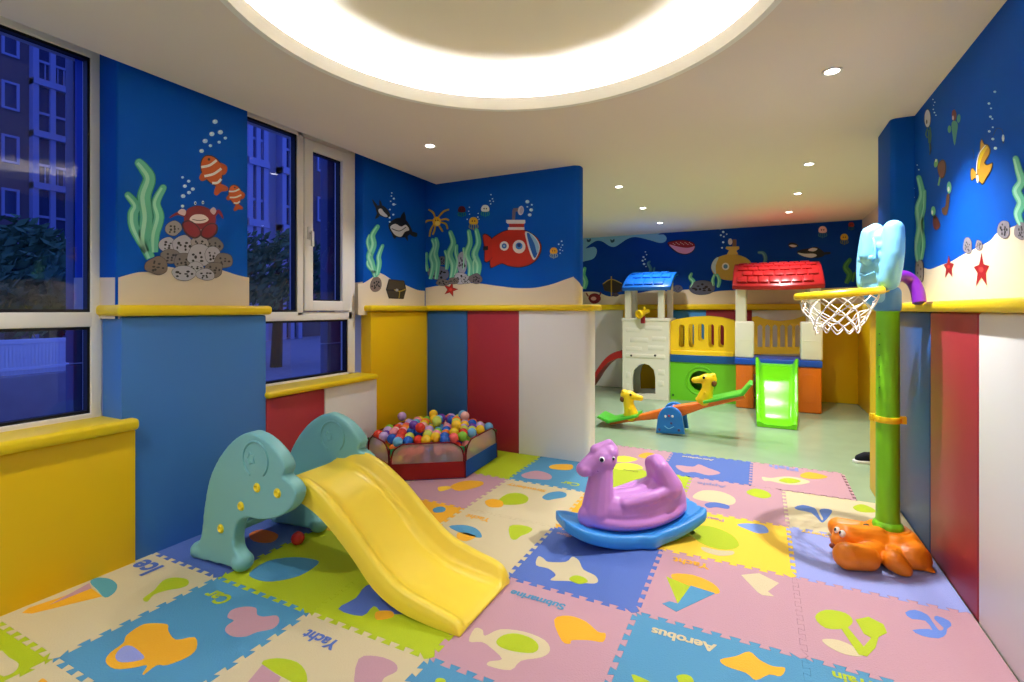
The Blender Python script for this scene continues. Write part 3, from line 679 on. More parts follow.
f = FR(cR2); f.poly([(176, 250), (190, 240), (208, 270), (212, 296), (192, 316), (176, 296)], (104, 50, 34), 3); f.oval(177, 216, 12, 26, (110, 200, 150), 3); f.oval(172, 222, 5, 12, (235, 240, 225), 4, n=10); f.stroke([(182, 236), (186, 256)], 12, (90, 120, 70), 3); f.build('painted_turtle', wall_right, 'dark brown turtle painted lowest of the three')

# ---- far wall
cF1 = crop(580, 215, 7.179); cF2 = crop(720, 210, 6.821); FF = lambda c=cF1: Fig('Y', YF, (0, -1, 0), c)
sand(wall_far, 'Y', YF, (0, -1, 0), [cF1(p) for p in [(-60, 560), (0, 555), (50, 550), (130, 555), (210, 585), (300, 570), (420, 560), (540, 540), (660, 550), (780, 535), (900, 560), (1005, 545), (1160, 540), (1500, 535), (1900, 520), (2060, 510)]], 1.23, 0, 1)
f = FF(); f.poly([(-40, 140), (60, 138), (200, 128), (400, 112), (610, 108), (560, 140), (600, 140), (622, 165), (610, 192), (570, 200), (500, 180), (400, 158), (340, 172), (290, 205), (250, 228), (210, 222), (160, 190), (110, 188), (40, 240), (100, 228), (122, 260), (100, 310), (40, 330), (-40, 330)], (130, 190, 228), 2, 3)
f.build('painted_wave', wall_far, 'pale blue curling wave along the top of the far wall')
f = FF()
for x, y in ((62, 185), (232, 188)): f.poly([(x - 14, y - 15), (x, y - 6), (x + 14, y - 18), (x + 16, y), (x + 4, y + 10), (x - 10, y + 8)], (40, 80, 120), 3, 2)
f.build('painted_bird', wall_far, 'two small dark birds painted in the wave')
f = FF(); f.poly([(625, 205), (660, 185), (740, 178), (810, 195), (828, 225), (815, 260), (770, 285), (715, 280), (670, 255)], (30, 10, 24), 2); f.poly([(640, 212), (700, 225), (770, 235), (822, 222), (810, 256), (768, 278), (715, 272), (675, 248)], (226, 150, 196), 3); f.poly([(632, 205), (665, 190), (740, 183), (805, 198), (822, 222), (770, 236), (700, 226)], (150, 24, 44), 3.4)
for k in range(14): f.oval(670 + 10.5 * k, 205 + 8 * math.sin(k * 2.1), 3.5, 3.5, (236, 200, 196), 4, n=6)
f.build('painted_pink_whale', wall_far, 'pink fish with a red speckled back painted near the wave')
f = FF(); bubbles(f, [(470, 265, 5), (478, 285, 5), (456, 302, 8), (468, 318, 6), (450, 328, 8), (460, 352, 9), (474, 370, 5)], 6); f.build('painted_bubble_trail', wall_far, 'bubbles over the blue tower roof')
f = FF(); weed(f, [(495, 425), (508, 390), (490, 350), (500, 335)], 18, (60, 120, 160), (90, 150, 180), (40, 90, 140)); weed(f, [(528, 420), (535, 380)], 14, (60, 120, 160), (90, 150, 180), (40, 90, 140)); f.build('painted_seaweed', wall_far, 'bluish seaweed rising behind the blue tower roof')
f = FF(); weed(f, [(30, 530), (40, 480), (22, 430), (34, 385)], 28); f.build('painted_seaweed', wall_far, 'green seaweed half hidden by the white wall end')
f = FF(); weed(f, [(795, 520), (815, 480), (790, 450), (800, 422)], 22); f.build('painted_seaweed', wall_far, 'short seaweed left of the grey boulder')
f = FF(); weed(f, [(960, 510), (952, 470), (965, 430)], 18); weed(f, [(990, 520), (1000, 470), (985, 430)], 20); f.build('painted_seaweed', wall_far, 'two weed fronds below the yellow submarine')
f = FF(); f.hard([(160, 495), (225, 462), (300, 490), (320, 545), (250, 560), (175, 545)], (58, 50, 44), 3); f.stroke([(225, 440), (226, 580)], 8, (190, 160, 70), 4); f.stroke([(165, 495), (225, 462), (300, 492)], 7, (190, 160, 70), 4); f.build('painted_wreck', wall_far, 'dark sunken hull with a yellow mast')
f = FF(); f.poly([(60, 600), (75, 570), (110, 562), (140, 575), (150, 605), (125, 632), (85, 634)], (124, 28, 40), 3); f.oval(98, 600, 20, 14, (230, 180, 180), 4); f.stroke([(60, 585), (45, 560)], 10, (124, 28, 40), 3); f.stroke([(140, 580), (150, 555)], 10, (124, 28, 40), 3); f.build('painted_crab', wall_far, 'small red crab on the far sand')
f = FF(); rock(f, 880, 525, 95, 58, (88, 92, 112), 10); rock(f, 700, 530, 36, 30, (88, 92, 112), 4); rock(f, 255, 572, 22, 16, (80, 70, 90), 3); f.build('painted_boulder', wall_far, 'grey boulders on the far sand')
f = FF(cF2); f.poly([(-60, 395), (-40, 340), (20, 310), (60, 304), (130, 308), (190, 335), (216, 375), (190, 440), (120, 475), (40, 478), (-30, 450)], (196, 160, 70), 2); f.poly([(46, 304), (62, 275), (38, 265), (42, 250), (130, 248), (132, 265), (112, 278), (125, 304)], (206, 176, 90), 3, 0)
f.poly([(-60, 395), (-42, 342), (-10, 322), (-30, 380), (-28, 440)], (190, 210, 226), 3); f.oval(38, 385, 25, 25, (232, 226, 214), 3); f.oval(38, 385, 15, 15, (90, 140, 180), 4); f.hard([(84, 248), (88, 200), (112, 202), (112, 248)], (124, 96, 84), 3); f.oval(70, 216, 15, 22, (210, 210, 222), 4)
f.build('painted_submarine', wall_far, 'yellow submarine painted beside the red turret roof')
f = FF(cF2); bubbles(f, [(22, 150, 9), (6, 172, 7), (46, 165, 5), (26, 182, 6), (22, 220, 8), (14, 258, 7), (2, 130, 5)], 7); f.build('painted_bubble_trail', wall_far, 'bubbles beside the yellow submarine')
f = FF(cF2); weed(f, [(300, 365), (310, 330), (295, 295), (265, 290)], 20, (70, 120, 140), (110, 150, 160), (50, 90, 120)); f.build('painted_seaweed', wall_far, 'grey green weed above the red roof')
f = FF(cF2); orca(f, [(525, 290), (545, 272), (600, 262), (650, 250), (690, 270), (715, 300), (690, 322), (620, 328), (560, 315)], [(530, 292), (580, 298), (640, 298), (660, 312), (620, 326), (560, 312)], [[(700, 290), (750, 285), (752, 300), (710, 305)]]); f.poly([(600, 275), (630, 258), (665, 265), (640, 282)], (220, 216, 222), 3.5); f.build('painted_orca', wall_far, 'large orca painted right of the red roof top')
f = FF(cF2); orca(f, [(465, 240), (480, 222), (510, 225), (535, 245), (505, 258), (480, 262)], [(470, 242), (495, 236), (525, 245), (500, 254)]); f.build('painted_orca', wall_far, 'small orca painted left of the large one')
f = FF(cF2); jelly(f, 700, 138, 26, (232, 200, 210), (60, 120, 150)); f.build('painted_jellyfish', wall_far, 'pink white jellyfish on the far wall')
f = FF(cF2); jelly(f, 848, 188, 24, (220, 170, 50), (120, 120, 70)); f.build('painted_jellyfish', wall_far, 'yellow jellyfish near the backboard')
f = FF(cF2); jelly(f, 895, 102, 18, (170, 50, 40), (60, 110, 70)); f.build('painted_jellyfish', wall_far, 'small red jellyfish near the far corner')
f = FF(cF2); weed(f, [(860, 500), (885, 440), (855, 390), (885, 340)], 30, (60, 130, 80), (90, 160, 90), (40, 100, 70)); weed(f, [(905, 490), (918, 430)], 20, (60, 130, 80), (90, 160, 90), (40, 100, 70)); f.build('painted_seaweed', wall_far, 'dark green weed behind the backboard')

# ================================================================== FOAM MATS
CREAM, PINK, LIME, SKY, ROYAL, LAV, ORNG, YELL = (206, 190, 150), (186, 142, 152), (172, 188, 26), (76, 140, 176), (80, 106, 176), (146, 154, 212), (232, 168, 36), (240, 196, 56)
XB = [-2.797, -2.255, -1.655, -1.055, -0.455, 0.145, 0.775]
def yb_(j): return 2.056 + 0.6 * j if j < 3 else (3.900 if j == 3 else 4.505)
PER = 0.6 / 9; AMP = 0.011
def teeth(a, b):
    """dovetail saw line between a and b: (position, offset)"""
    out = []; k = math.floor(a / PER) - 1
    while k * PER < b + PER:
        for (q, o) in ((0.05, -AMP), (0.45, -AMP), (0.53, AMP), (0.97, AMP)):
            pass
        base = k * PER
        for (q, o) in ((-0.06, -AMP), (0.56, -AMP), (0.44, AMP), (1.06, AMP)):
            p = base + q * PER
            out.append((p, o))
        k += 1
    return [(p, o) for p, o in out if a + 0.012 < p < b - 0.012]
def outline(x0, x1, y0, y1, sides):
    """sides: (bottom, right, top, left) True where interlocked"""
    P = [(x0, y0)]
    if sides[0]: P += [(p, y0 + o) for p, o in teeth(x0, x1)]
    P.append((x1, y0))
    if sides[1]: P += [(x1 + o, p) for p, o in teeth(y0, y1)]
    P.append((x1, y1))
    if sides[2]: P += [(p, y1 + o) for p, o in reversed(teeth(x0, x1))]
    P.append((x0, y1))
    if sides[3]: P += [(x0 + o, p) for p, o in reversed(teeth(y0, y1))]
    g = 0.0009; Q = []; n = len(P)                # hairline joint all round
    for i in range(n):
        a, b, c = Vector(P[i - 1]), Vector(P[i]), Vector(P[(i + 1) % n])
        d1, d2 = (b - a).normalized(), (c - b).normalized(); m = Vector((-d1.y, d1.x)) + Vector((-d2.y, d2.x))
        m = m.normalized() if m.length > 1e-4 else Vector((-d1.y, d1.x)); Q.append(tuple(b + m * g))
    return Q
TILE = {}
def tile(key, x0, x1, y0, y1, c, label, sides=(1, 1, 1, 1)):
    e = thing('foam_mat', ((x0 + x1) / 2, (y0 + y1) / 2, -0.012), label, 'floor mat', 'interlocking foam floor mats')
    bm = B(); prism(bm, [(x, y, -0.012) for x, y in outline(x0, x1, y0, y1, sides)], (0, 0, 0.012))
    obj('mat_base', bm, foam(c), e, 30); TILE[key] = e
TL = {
 (-3, -3): (LIME, 'lime green foam mat with a cream shape by the low yellow panel'),
 (-2, -3): (CREAM, 'cream foam mat in front of the sky blue mat with the orange car'),
 (-1, -3): (PINK, 'pink foam mat nearest the camera'),
 (-3, -2): (CREAM, 'cream foam mat with an ice cream cone touching the low yellow panel'),
 (-2, -2): (SKY, 'sky blue foam mat with an orange car and the word Car'),
 (-1, -2): (CREAM, 'cream foam mat with a blue word Yacht and a green pink umbrella sail'),
 (0, -2): (SKY, 'sky blue foam mat below the pink submarine mat'),
 (1, -2): (LIME, 'plain lime foam mat below the Aerobus mat'),
 (2, -2): (ORNG, 'plain orange foam mat at the near right corner'),
 (-3, -1): (ROYAL, 'dark blue foam mat under the elephant slide feet'),
 (-2, -1): (LIME, 'lime green foam mat with a blue oval, beneath the slide chute'),
 (-1, -1): (LIME, 'lime green foam mat with a blue boat shape in front of the slide chute'),
 (0, -1): (PINK, 'pink foam mat with a cream submarine and the word Submarine'),
 (1, -1): (SKY, 'sky blue foam mat with an orange fish and the word Aerobus'),
 (2, -1): (SKY, 'sky blue foam mat with green lettering at the near right edge'),
 (-3, 0): (LIME, 'lime foam mat behind the elephant slide along the red panel'),
 (-2, 0): (ORNG, 'orange foam mat with a blue spot behind the slide chute'),
 (-1, 0): (CREAM, 'cream foam mat with a blue dome and a green cone, right of the chute'),
 (0, 0): (ROYAL, 'royal blue foam mat with a cream aeroplane in front of the purple rocker'),
 (1, 0): (PINK, 'pink foam mat with a multicoloured sailing boat'),
 (2, 0): (PINK, 'pink foam mat with green and blue cherries by the right wall'),
 (-3, 1): (CREAM, 'cream foam mat along the white panel beside the ball pit'),
 (-2, 1): (PINK, 'pink foam mat under the front of the ball pit'),
 (-1, 1): (CREAM, 'cream foam mat with a lime oval and a blue shape, beside the ball pit'),
 (0, 1): (ORNG, 'orange foam mat beneath the purple rocker'),
 (1, 1): (YELL, 'yellow foam mat with a lime shape, right of the purple rocker'),
 (2, 1): (LAV, 'lavender foam mat under the orange animal base'),
 (-3, 2): (SKY, 'sky blue foam mat beneath the ball pit in the corner'),
 (-2, 2): (LIME, 'lime green foam mat at the foot of the red panel beside the ball pit'),
 (-1, 2): (SKY, 'teal blue foam mat with a pink shape at the foot of the white panel'),
 (0, 2): (LIME, 'lime green foam mat with grey lettering behind the purple rocker'),
 (1, 2): (PINK, 'pink foam mat with a cream and a lime oval near the opening'),
 (2, 2): (CREAM, 'cream foam mat with blue cherries behind the orange animal base')}
for (i, j), (c, l) in TL.items():
    x0, x1 = XB[i + 3], XB[i + 4]; y1 = yb_(j + 1); y0 = yb_(j)
    if j == 2 and i in (-3, -2): y1 = 3.875
    top = 1
    if (i == 2 and j == 2) or (j == 2 and i <= -2): top = 0
    tile((i, j), x0, x1, y0, y1, c, l, (1 if j > -3 and (i, j - 1) in TL else 0, 1 if i < 2 and (i + 1, j) in TL else 0, top, 1 if i > -3 else 0))
bl = (('a', -1.235, -0.68, PINK, 'pink foam mat at the back edge beside the white wall end'), ('b', -0.68, -0.06, ROYAL, 'blue foam mat with a pink aeroplane on the back edge'), ('c', -0.06, 0.56, PINK, 'pink foam mat with a cream fish at the back right corner'))
for k, a, b, c, l in bl: tile(k, a, b, 3.90, 4.505, c, l, (1, 1, 1, 0 if k == 'a' else 1))

def inl(key, cr, shapes, name='inlay', label=None):
    f = Fig('Z', 0.0, (0, 0, 1), cr, step=0.0005)
    for sh in shapes:
        pts, c = sh[0], sh[1]; f.poly(pts, foam(c), sh[2] if len(sh) > 2 else 1, sh[3] if len(sh) > 3 else 3)
    o = f.build(name, TILE[key]); o.name = name
    if label: lab(o, label)
def word(key, cr, l, r, txt, c, hk=1.0):
    a, b = onZ(*cr(l)), onZ(*cr(r))
    me = word_mesh(txt); xs = [v.co.x for v in me.vertices]; ys = [v.co.y for v in me.vertices]
    w = max(xs) - min(xs); mx, my = (max(xs) + min(xs)) / 2, (max(ys) + min(ys)) / 2
    k = abs(b.x - a.x) / w; m = (a + b) / 2
    for v in me.vertices: v.co = Vector((m.x - (v.co.x - mx) * k, m.y - (v.co.y - my) * k * hk, 0.0010 + v.co.z))
    o = obj_me('lettering', me, foam(c), TILE[key], 0); lab(o, 'the word ' + txt)
M1, M2, M3, M5, M6, M8, M9 = crop(0, 500, 2.926), crop(350, 560, 2.926), crop(680, 540, 2.977), crop(0, 532, 4.545), crop(180, 532, 4.545), crop(480, 530, 4.545), crop(560, 560, 3.012)
M10, M11, M12, M13, ME = crop(440, 440, 5.683), crop(560, 430, 5.12), crop(720, 430, 5.12), crop(660, 500, 5.12), crop(180, 400, 3.786)
inl((-3, -2), M5, [([(100, 368), (130, 345), (410, 252), (465, 293), (145, 371)], ORNG, 1, 0), ([(225, 332), (406, 232), (416, 256)], PINK, 2, 0), ([(410, 228), (440, 210), (495, 213), (532, 240), (520, 275), (478, 298), (440, 262)], (84, 156, 166), 3)], 'ice_cream_inlay')
inl((-3, -2), M5, [([(650, 303), (700, 265), (740, 222), (790, 207), (850, 215), (855, 240), (820, 255), (760, 265), (700, 285), (670, 317)], LIME)], 'lime_inlay')
word((-3, -2), M5, (600, 150), (712, 172), 'Ice', ROYAL)
inl((-2, -2), M5, [([(480, 590), (500, 550), (560, 505), (575, 470), (640, 425), (690, 415), (760, 420), (765, 450), (800, 490), (885, 478), (893, 530), (850, 570), (760, 605), (712, 606), (655, 648), (650, 640), (668, 606), (600, 618), (520, 622)], ORNG), ([(525, 560), (560, 522), (600, 520), (640, 550), (655, 575), (600, 590), (540, 590)], LAV, 2)], 'car_inlay')
inl((-2, -2), M6, [([(205, 450), (215, 425), (245, 402), (215, 388), (235, 355), (290, 340), (345, 345), (350, 375), (380, 385), (440, 380), (450, 410), (420, 440), (350, 455), (300, 475), (240, 475)], PINK)], 'pink_inlay')
word((-2, -2), M6, (112, 282), (222, 312), 'Car', LIME)
inl((-2, -1), M6, [([(315, 187), (400, 132), (520, 115), (620, 128), (622, 150), (540, 200), (420, 225), (345, 215)], SKY)], 'oval_inlay')
G = lambda p: p
inl((-1, -1), G, [([(338.4, 609), (356, 598), (366, 586), (388, 582), (402, 600), (411, 613), (384, 613), (374, 606), (362, 616)], ROYAL), ([(376, 612), (391, 611), (393, 617), (377, 620)], ORNG, 2)], 'boat_inlay')
word((-1, -2), M6, (553, 468), (722, 512), 'Yacht', ROYAL)
inl((-1, -2), M1, [([(765, 478), (810, 463), (870, 475), (897, 510), (890, 545), (830, 520)], LIME), ([(705, 560), (728, 530), (768, 482), (822, 520), (800, 560)], PINK, 2, 0)], 'umbrella_inlay')
inl((-1, -2), M2, [([(16, 375), (25, 290), (80, 282), (130, 300), (137, 325), (100, 345), (80, 375)], PINK)], 'pink_inlay')
inl((-3, -3), M5, [([(0, 540), (40, 570), (85, 600), (60, 640), (0, 650)], CREAM)], 'cream_inlay')
inl((-2, -3), M5, [([(170, 690), (195, 665), (218, 690)], ORNG)], 'orange_inlay')
inl((-3, -1), ME, [([(262, 508), (310, 490), (372, 510), (345, 540), (280, 535)], (214, 110, 40))], 'orange_inlay')
inl((0, -1), M2, [([(348, 238), (365, 200), (388, 205), (395, 222), (440, 203), (510, 210), (570, 235), (585, 265), (560, 285), (500, 295), (470, 322), (405, 310), (408, 297), (445, 290), (410, 255), (385, 240)], CREAM), ([(428, 238), (450, 220), (490, 216), (535, 232), (552, 255), (535, 272), (480, 268), (440, 255)], LIME, 2)], 'submarine_inlay')
inl((0, -1), M2, [([(597, 175), (640, 163), (690, 180), (725, 210), (748, 215), (740, 240), (700, 235), (650, 235), (645, 245), (620, 237)], ORNG)], 'orange_inlay')
word((0, -1), M2, (466, 98), (630, 136), 'Submarine', SKY)
inl((0, 0), M8, [([(255, 160), (265, 120), (290, 130), (310, 145), (390, 145), (420, 122), (450, 140), (470, 180), (520, 205), (537, 230), (520, 243), (460, 240), (400, 232), (320, 228), (345, 205), (310, 175)], CREAM), ([(405, 225), (430, 207), (470, 215), (490, 235), (450, 246)], LIME, 2)], 'aeroplane_inlay')
word((0, 0), M8, (352, 10), (412, 34), 'Plane', PINK)
inl((1, 0), M9, [([(338, 42), (400, 45), (460, 70), (482, 97), (455, 101), (390, 80), (345, 62)], ORNG), ([(320, 50), (394, 80), (355, 132)], LIME, 2, 0), ([(394, 78), (467, 101), (350, 156), (308, 132), (330, 125), (355, 132)], SKY, 3, 0)], 'sailing_boat_inlay')
inl((1, 0), M9, [([(545, 45), (600, 40), (660, 70), (626, 95), (645, 110), (610, 106), (596, 98)], CREAM, 1, 0)], 'cream_inlay')
word((1, 0), M13, (65, 305), (255, 345), 'Yacht', ORNG)
inl((2, 0), M9, [([(768, 172), (800, 150), (860, 160), (882, 185), (858, 206), (800, 205)], LIME), ([(846, 206), (866, 203), (915, 262), (938, 235), (915, 222), (890, 180), (930, 172), (975, 195), (985, 220), (960, 232), (950, 265), (925, 291), (900, 286)], LIME, 3, 0)], 'cherry_inlay')
inl((2, 0), M9, [([(790, 240), (840, 242), (895, 268), (912, 290), (860, 285), (810, 262)], CREAM, 2)], 'leaf_inlay')
inl((2, 0), M3, [([(670, 216), (700, 208), (735, 222), (748, 238), (765, 262), (775, 270), (785, 262), (757, 235), (765, 226), (800, 240), (808, 255), (795, 265), (792, 280), (770, 293), (720, 285), (692, 268), (740, 265), (752, 268), (730, 240), (690, 235)], (98, 130, 204), 1, 2)], 'blue_cherry_inlay')
word((1, -1), M9, (274, 216), (472, 266), 'Aerobus', CREAM)
inl((1, -1), M9, [([(483, 300), (530, 290), (570, 276), (600, 300), (640, 320), (678, 325), (665, 350), (630, 345), (590, 362), (560, 340), (500, 320)], ORNG)], 'fish_inlay')
inl((1, -1), M9, [([(215, 345), (262, 362), (290, 375), (355, 372), (350, 350), (380, 345), (402, 362), (390, 400), (260, 400)], LIME)], 'lime_inlay')
word((2, -1), M9, (822, 352), (960, 380), 'Train', LIME)
inl((-1, 0), M10, [([(50, 492), (130, 483), (200, 500), (235, 535), (225, 556), (130, 532)], SKY), ([(100, 528), (150, 528), (205, 548), (150, 575), (100, 560)], ORNG, 1)], 'dome_inlay')
inl((-1, 0), M10, [([(395, 490), (470, 485), (525, 505), (500, 530), (460, 545), (430, 567), (400, 555)], LIME)], 'cone_inlay')
word((-1, 0), M10, (145, 430), (285, 458), 'Yacht', (232, 170, 60))
inl((-1, 1), M10, [([(330, 345), (380, 308), (450, 302), (500, 325), (490, 355), (430, 368), (350, 365)], LIME), ([(255, 350), (300, 335), (355, 350), (350, 380), (280, 380)], ORNG, 2)], 'turtle_inlay')
inl((-1, 1), M10, [([(580, 325), (620, 300), (680, 292), (718, 305), (710, 325), (650, 335), (610, 342)], SKY)], 'blue_inlay')
word((-1, 1), M10, (384, 252), (602, 290), 'Strawberry', (232, 170, 60))
inl((-1, 2), M10, [([(465, 195), (540, 175), (600, 185), (635, 205), (620, 225), (540, 222), (480, 215)], PINK)], 'pink_inlay')
inl((-1, 2), M10, [([(620, 150), (660, 138), (750, 140), (740, 170), (640, 165)], ORNG)], 'orange_inlay')
word((-1, 2), M10, (688, 240), (792, 258), 'Car', LIME)
inl((-2, 1), M10, [([(60, 262), (140, 232), (240, 236), (230, 262), (110, 290)], ORNG), ([(-10, 268), (50, 262), (60, 275), (0, 292)], YELL)], 'orange_inlay')
inl((-2, 0), M10, [([(-40, 392), (0, 378), (32, 388), (20, 408), (-30, 412)], SKY)], 'blue_inlay')
inl((0, 2), M11, [([(270, 180), (330, 168), (400, 178), (420, 200), (300, 205)], (206, 216, 60))], 'pale_inlay')
word((0, 2), M11, (322, 204), (400, 214), 'Cherry', (140, 140, 60))
inl((0, 1), M13, [([(70, 215), (130, 190), (180, 170), (150, 150), (100, 170)], LIME)], 'lime_inlay')
inl((1, 2), M11, [([(680, 338), (730, 310), (820, 315), (890, 345), (895, 375), (850, 385), (780, 370), (700, 355)], CREAM), ([(740, 380), (790, 370), (862, 386), (860, 404), (800, 395), (760, 399)], ROYAL, 2)], 'mushroom_inlay')
inl((1, 2), M12, [([(135, 316), (180, 300), (240, 315), (262, 340), (220, 350), (160, 335)], LIME)], 'oval_inlay')
word((1, 2), M11, (702, 272), (852, 288), 'Apple', (140, 130, 170))
inl((1, 1), M13, [([(150, 152), (200, 130), (280, 140), (370, 180), (405, 235), (340, 255), (250, 238), (180, 200)], LIME)], 'lime_inlay')
inl((1, 1), M13, [([(395, 126), (450, 120), (530, 130), (556, 165), (500, 170), (440, 148)], (120, 150, 220))], 'blue_inlay')
inl((1, 1), M13, [([(215, 240), (300, 258), (375, 262), (370, 280), (300, 285), (225, 262)], CREAM)], 'cream_inlay')
word((1, 1), M13, (232, 88), (328, 108), 'Pear', PINK)
word((2, 1), M13, (722, 155), (880, 190), 'Cherry', YELL)
inl((2, 2), M13, [([(688, 38), (730, 25), (790, 40), (806, 62), (826, 102), (836, 96), (815, 55), (840, 44), (880, 52), (872, 76), (838, 114), (818, 108), (776, 66), (710, 52)], (80, 112, 176), 1, 2)], 'cherry_inlay')
inl((2, 2), M12, [([(680, 396), (720, 380), (770, 395), (800, 420), (720, 420)], LIME)], 'lime_inlay')
inl('a', M11, [([(275, 142), (330, 132), (398, 150), (340, 165), (280, 160)], (222, 216, 60))], 'oval_inlay')
inl('a', M11, [([(405, 127), (450, 115), (500, 130), (470, 148), (410, 140)], ORNG)], 'orange_inlay')
inl('b', M11, [([(600, 180), (680, 188), (710, 176), (760, 195), (822, 220), (760, 232), (690, 215), (640, 217), (600, 196)], PINK)], 'aeroplane_inlay')
word('b', M11, (624, 137), (788, 152), 'Aeroplane', CREAM)
inl('c', M12, [([(215, 240), (260, 246), (330, 238), (400, 245), (462, 266), (400, 281), (330, 277), (260, 262), (225, 260)], CREAM), ([(300, 258), (350, 246), (415, 262), (360, 274)], LIME, 2)], 'fish_inlay')
inl('c', M12, [([(410, 230), (460, 215), (552, 239), (500, 251), (430, 246)], ORNG)], 'orange_inlay')
word('c', M12, (252, 190), (400, 200), 'Fish', (130, 140, 200))
inl((0, -2), M2, [([(250, 352), (262, 345), (280, 352), (275, 375), (250, 375)], LIME)], 'lime_inlay')

# ================================================================== ELEPHANT SLIDE
TEAL, SLY = (122, 182, 180), (246, 214, 62)
YN, YFAR, TH = 1.515, 1.975, 0.065
sl = thing('toddler_slide', (-1.8, 1.8, 0), 'yellow toddler slide held between two teal elephant-shaped side panels', 'slide')
def pA(p, Y=None):
    if Y is None: Y = YN + .012 + (TH - .03) * min(1, max(0, (p[0] - 180) / 180))
    return onY(180 + p[0] / 3.786, 400 + p[1] / 3.786, Y)
sil = [(44, 574), (64, 552), (84, 520), (91, 480), (97, 420), (115, 310), (145, 235), (190, 170), (240, 132), (272, 119), (292, 117), (332, 130), (376, 160), (413, 205), (431, 242), (428, 262), (420, 280), (438, 291), (461, 315), (472, 345), (460, 385), (430, 415), (385, 436), (330, 442), (270, 438), (240, 452), (224, 476), (216, 520), (220, 560), (238, 590), (236, 620), (205, 628), (150, 616), (90, 602), (52, 594)]
SIL = catmull([pA(p) for p in sil], 3, True)
for v in SIL:
    if v.z < 0.001: v.z = 0.0
def side_panel(y0, outer, label):
    pts = [Vector((v.x, y0, v.z)) for v in SIL]
    bm = B(); prism(bm, pts, (0, TH, 0))
    for px, pz, rx, rz in ((-2.525, 0.040, 0.046, 0.040), (-2.205, 0.044, 0.048, 0.044)): ell(bm, (px, y0 + TH / 2, pz), (rx, 0.052, rz))
    p = lab(blob('side_panel', bm, plastic(TEAL, 0.42), sl, 0.0075, 9), label)
    # raised ear line, foot bulges, caps
    yo = y0 if outer < 0 else y0 + TH
    for ys in ((y0, -1), (y0 + TH, 1)):
        c = pA((285, 225), YN); ring = []
        for k in range(34):
            a = 2 * PI * k / 40 - 0.9
            ring.append(Vector((c.x + 0.085 * math.cos(a), ys[0] + 0.0005 * ys[1], c.z + 0.082 * math.sin(a))))
        bm = B(); tube(bm, ring, 0.0055, 8); obj('ear_ridge', bm, plastic(TEAL, 0.42), p, 60)
        st = []
        for k in range(11):
            a = PI * k / 5; q = 0.03 if k % 2 else 0.018
            st.append(Vector((c.x - 0.03 + q * math.cos(a), ys[0] + 0.0005 * ys[1], c.z + q * math.sin(a))))
        bm = B(); tube(bm, st, 0.003, 6); obj('star_ridge', bm, plastic(TEAL, 0.42), p, 60)
    for q in ((292, 332), (369, 353), (231, 402), (155, 487)):
        c = pA(q, YN); dn = -1 if outer < 0 else 1
        bm = B()
        lathe(bm, [(0.0, 0.003), (0.008, 0.003), (0.010, 0.007), (0.0135, 0.009), (0.017, 0.007), (0.018, 0.0)], (c.x, yo, c.z), 20, axis=(0, dn, 0))
        lathe(bm, [(0.0225, -0.002), (0.021, 0.003), (0.018, 0.003), (0.018, -0.002)], (c.x, yo, c.z), 20, axis=(0, dn, 0), closed_prof=True)
        b = lab(obj('bolt_cap', bm, plastic((240, 214, 40)), p), 'yellow round bolt cap')
    return p
side_panel(YN, -1, 'near teal elephant side panel'); side_panel(YFAR, 1, 'far teal elephant side panel')
# chute: loft of channel sections
stations = [  # x, rail top near, rail top far, bed, underside
 (-2.04, 0.445, 0.455, 0.432, 0.385), (-1.98, 0.452, 0.462, 0.430, 0.375), (-1.93, 0.468, 0.485, 0.428, 0.368), (-1.86, 0.470, 0.492, 0.420, 0.358), (-1.735, 0.418, 0.455, 0.372, 0.305), (-1.58, 0.305, 0.362, 0.262, 0.192),
 (-1.45, 0.192, 0.252, 0.150, 0.078), (-1.32, 0.112, 0.165, 0.075, 0.022), (-1.18, 0.080, 0.122, 0.046, 0.004), (-1.08, 0.062, 0.100, 0.034, 0.001), (-1.035, 0.045, 0.072, 0.026, 0.001), (-1.018, 0.022, 0.030, 0.018, 0.002)]
cx_ = catmull([Vector((s[0], s[1], s[2])) for s in stations], 4); cz_ = catmull([Vector((s[3], s[4], 0)) for s in stations], 4)
bm = B(); rings = []; ya_, yb2 = 1.600, 2.015
for a, b in zip(cx_, cz_):
    x, rn, rf, bed, un = a.x, a.y, a.z, b.x, b.y
    sec = [(ya_, un), (ya_ - .004, un + .4 * (rn - un)), (ya_, rn - .012), (ya_ + .008, rn - .002), (ya_ + .022, rn), (ya_ + .036, rn - .004), (ya_ + .044, rn - .014), (ya_ + .054, bed + .35 * (rn - bed)), (ya_ + .075, bed + .002), (ya_ + .12, bed - .001),
           (yb2 - .12, bed - .001), (yb2 - .075, bed + .002), (yb2 - .054, bed + .35 * (rf - bed)), (yb2 - .044, rf - .014), (yb2 - .036, rf - .004), (yb2 - .022, rf), (yb2 - .008, rf - .002), (yb2, rf - .012), (yb2 + .004, un + .4 * (rf - un)), (yb2, un), (yb2 - .05, un + .006), (ya_ + .05, un + .006)]
    rings.append([bm.verts.new((x, y, z)) for y, z in sec])
for A_, C_ in zip(rings, rings[1:]):
    n = len(A_)
    for k in range(n): bm.faces.new((A_[k], A_[(k + 1) % n], C_[(k + 1) % n], C_[k]))
bm.faces.new(rings[0]); bm.faces.new(rings[-1][::-1])
lab(obj('chute', bm, plastic(SLY, 0.38), sl, 60), 'yellow slide chute with raised rims')
for z, x in ((0.14, -2.42), (0.29, -2.34)):
    bm = B(); box(bm, x - 0.07, x + 0.07, YN + TH - 0.01, YFAR + 0.01, z - 0.018, z + 0.018, 0.012, 3); obj('step', bm, plastic(TEAL, 0.42), sl)
bm = B(); ell(bm, (-2.19, 1.85, 0.033), 0.034, seg=24)
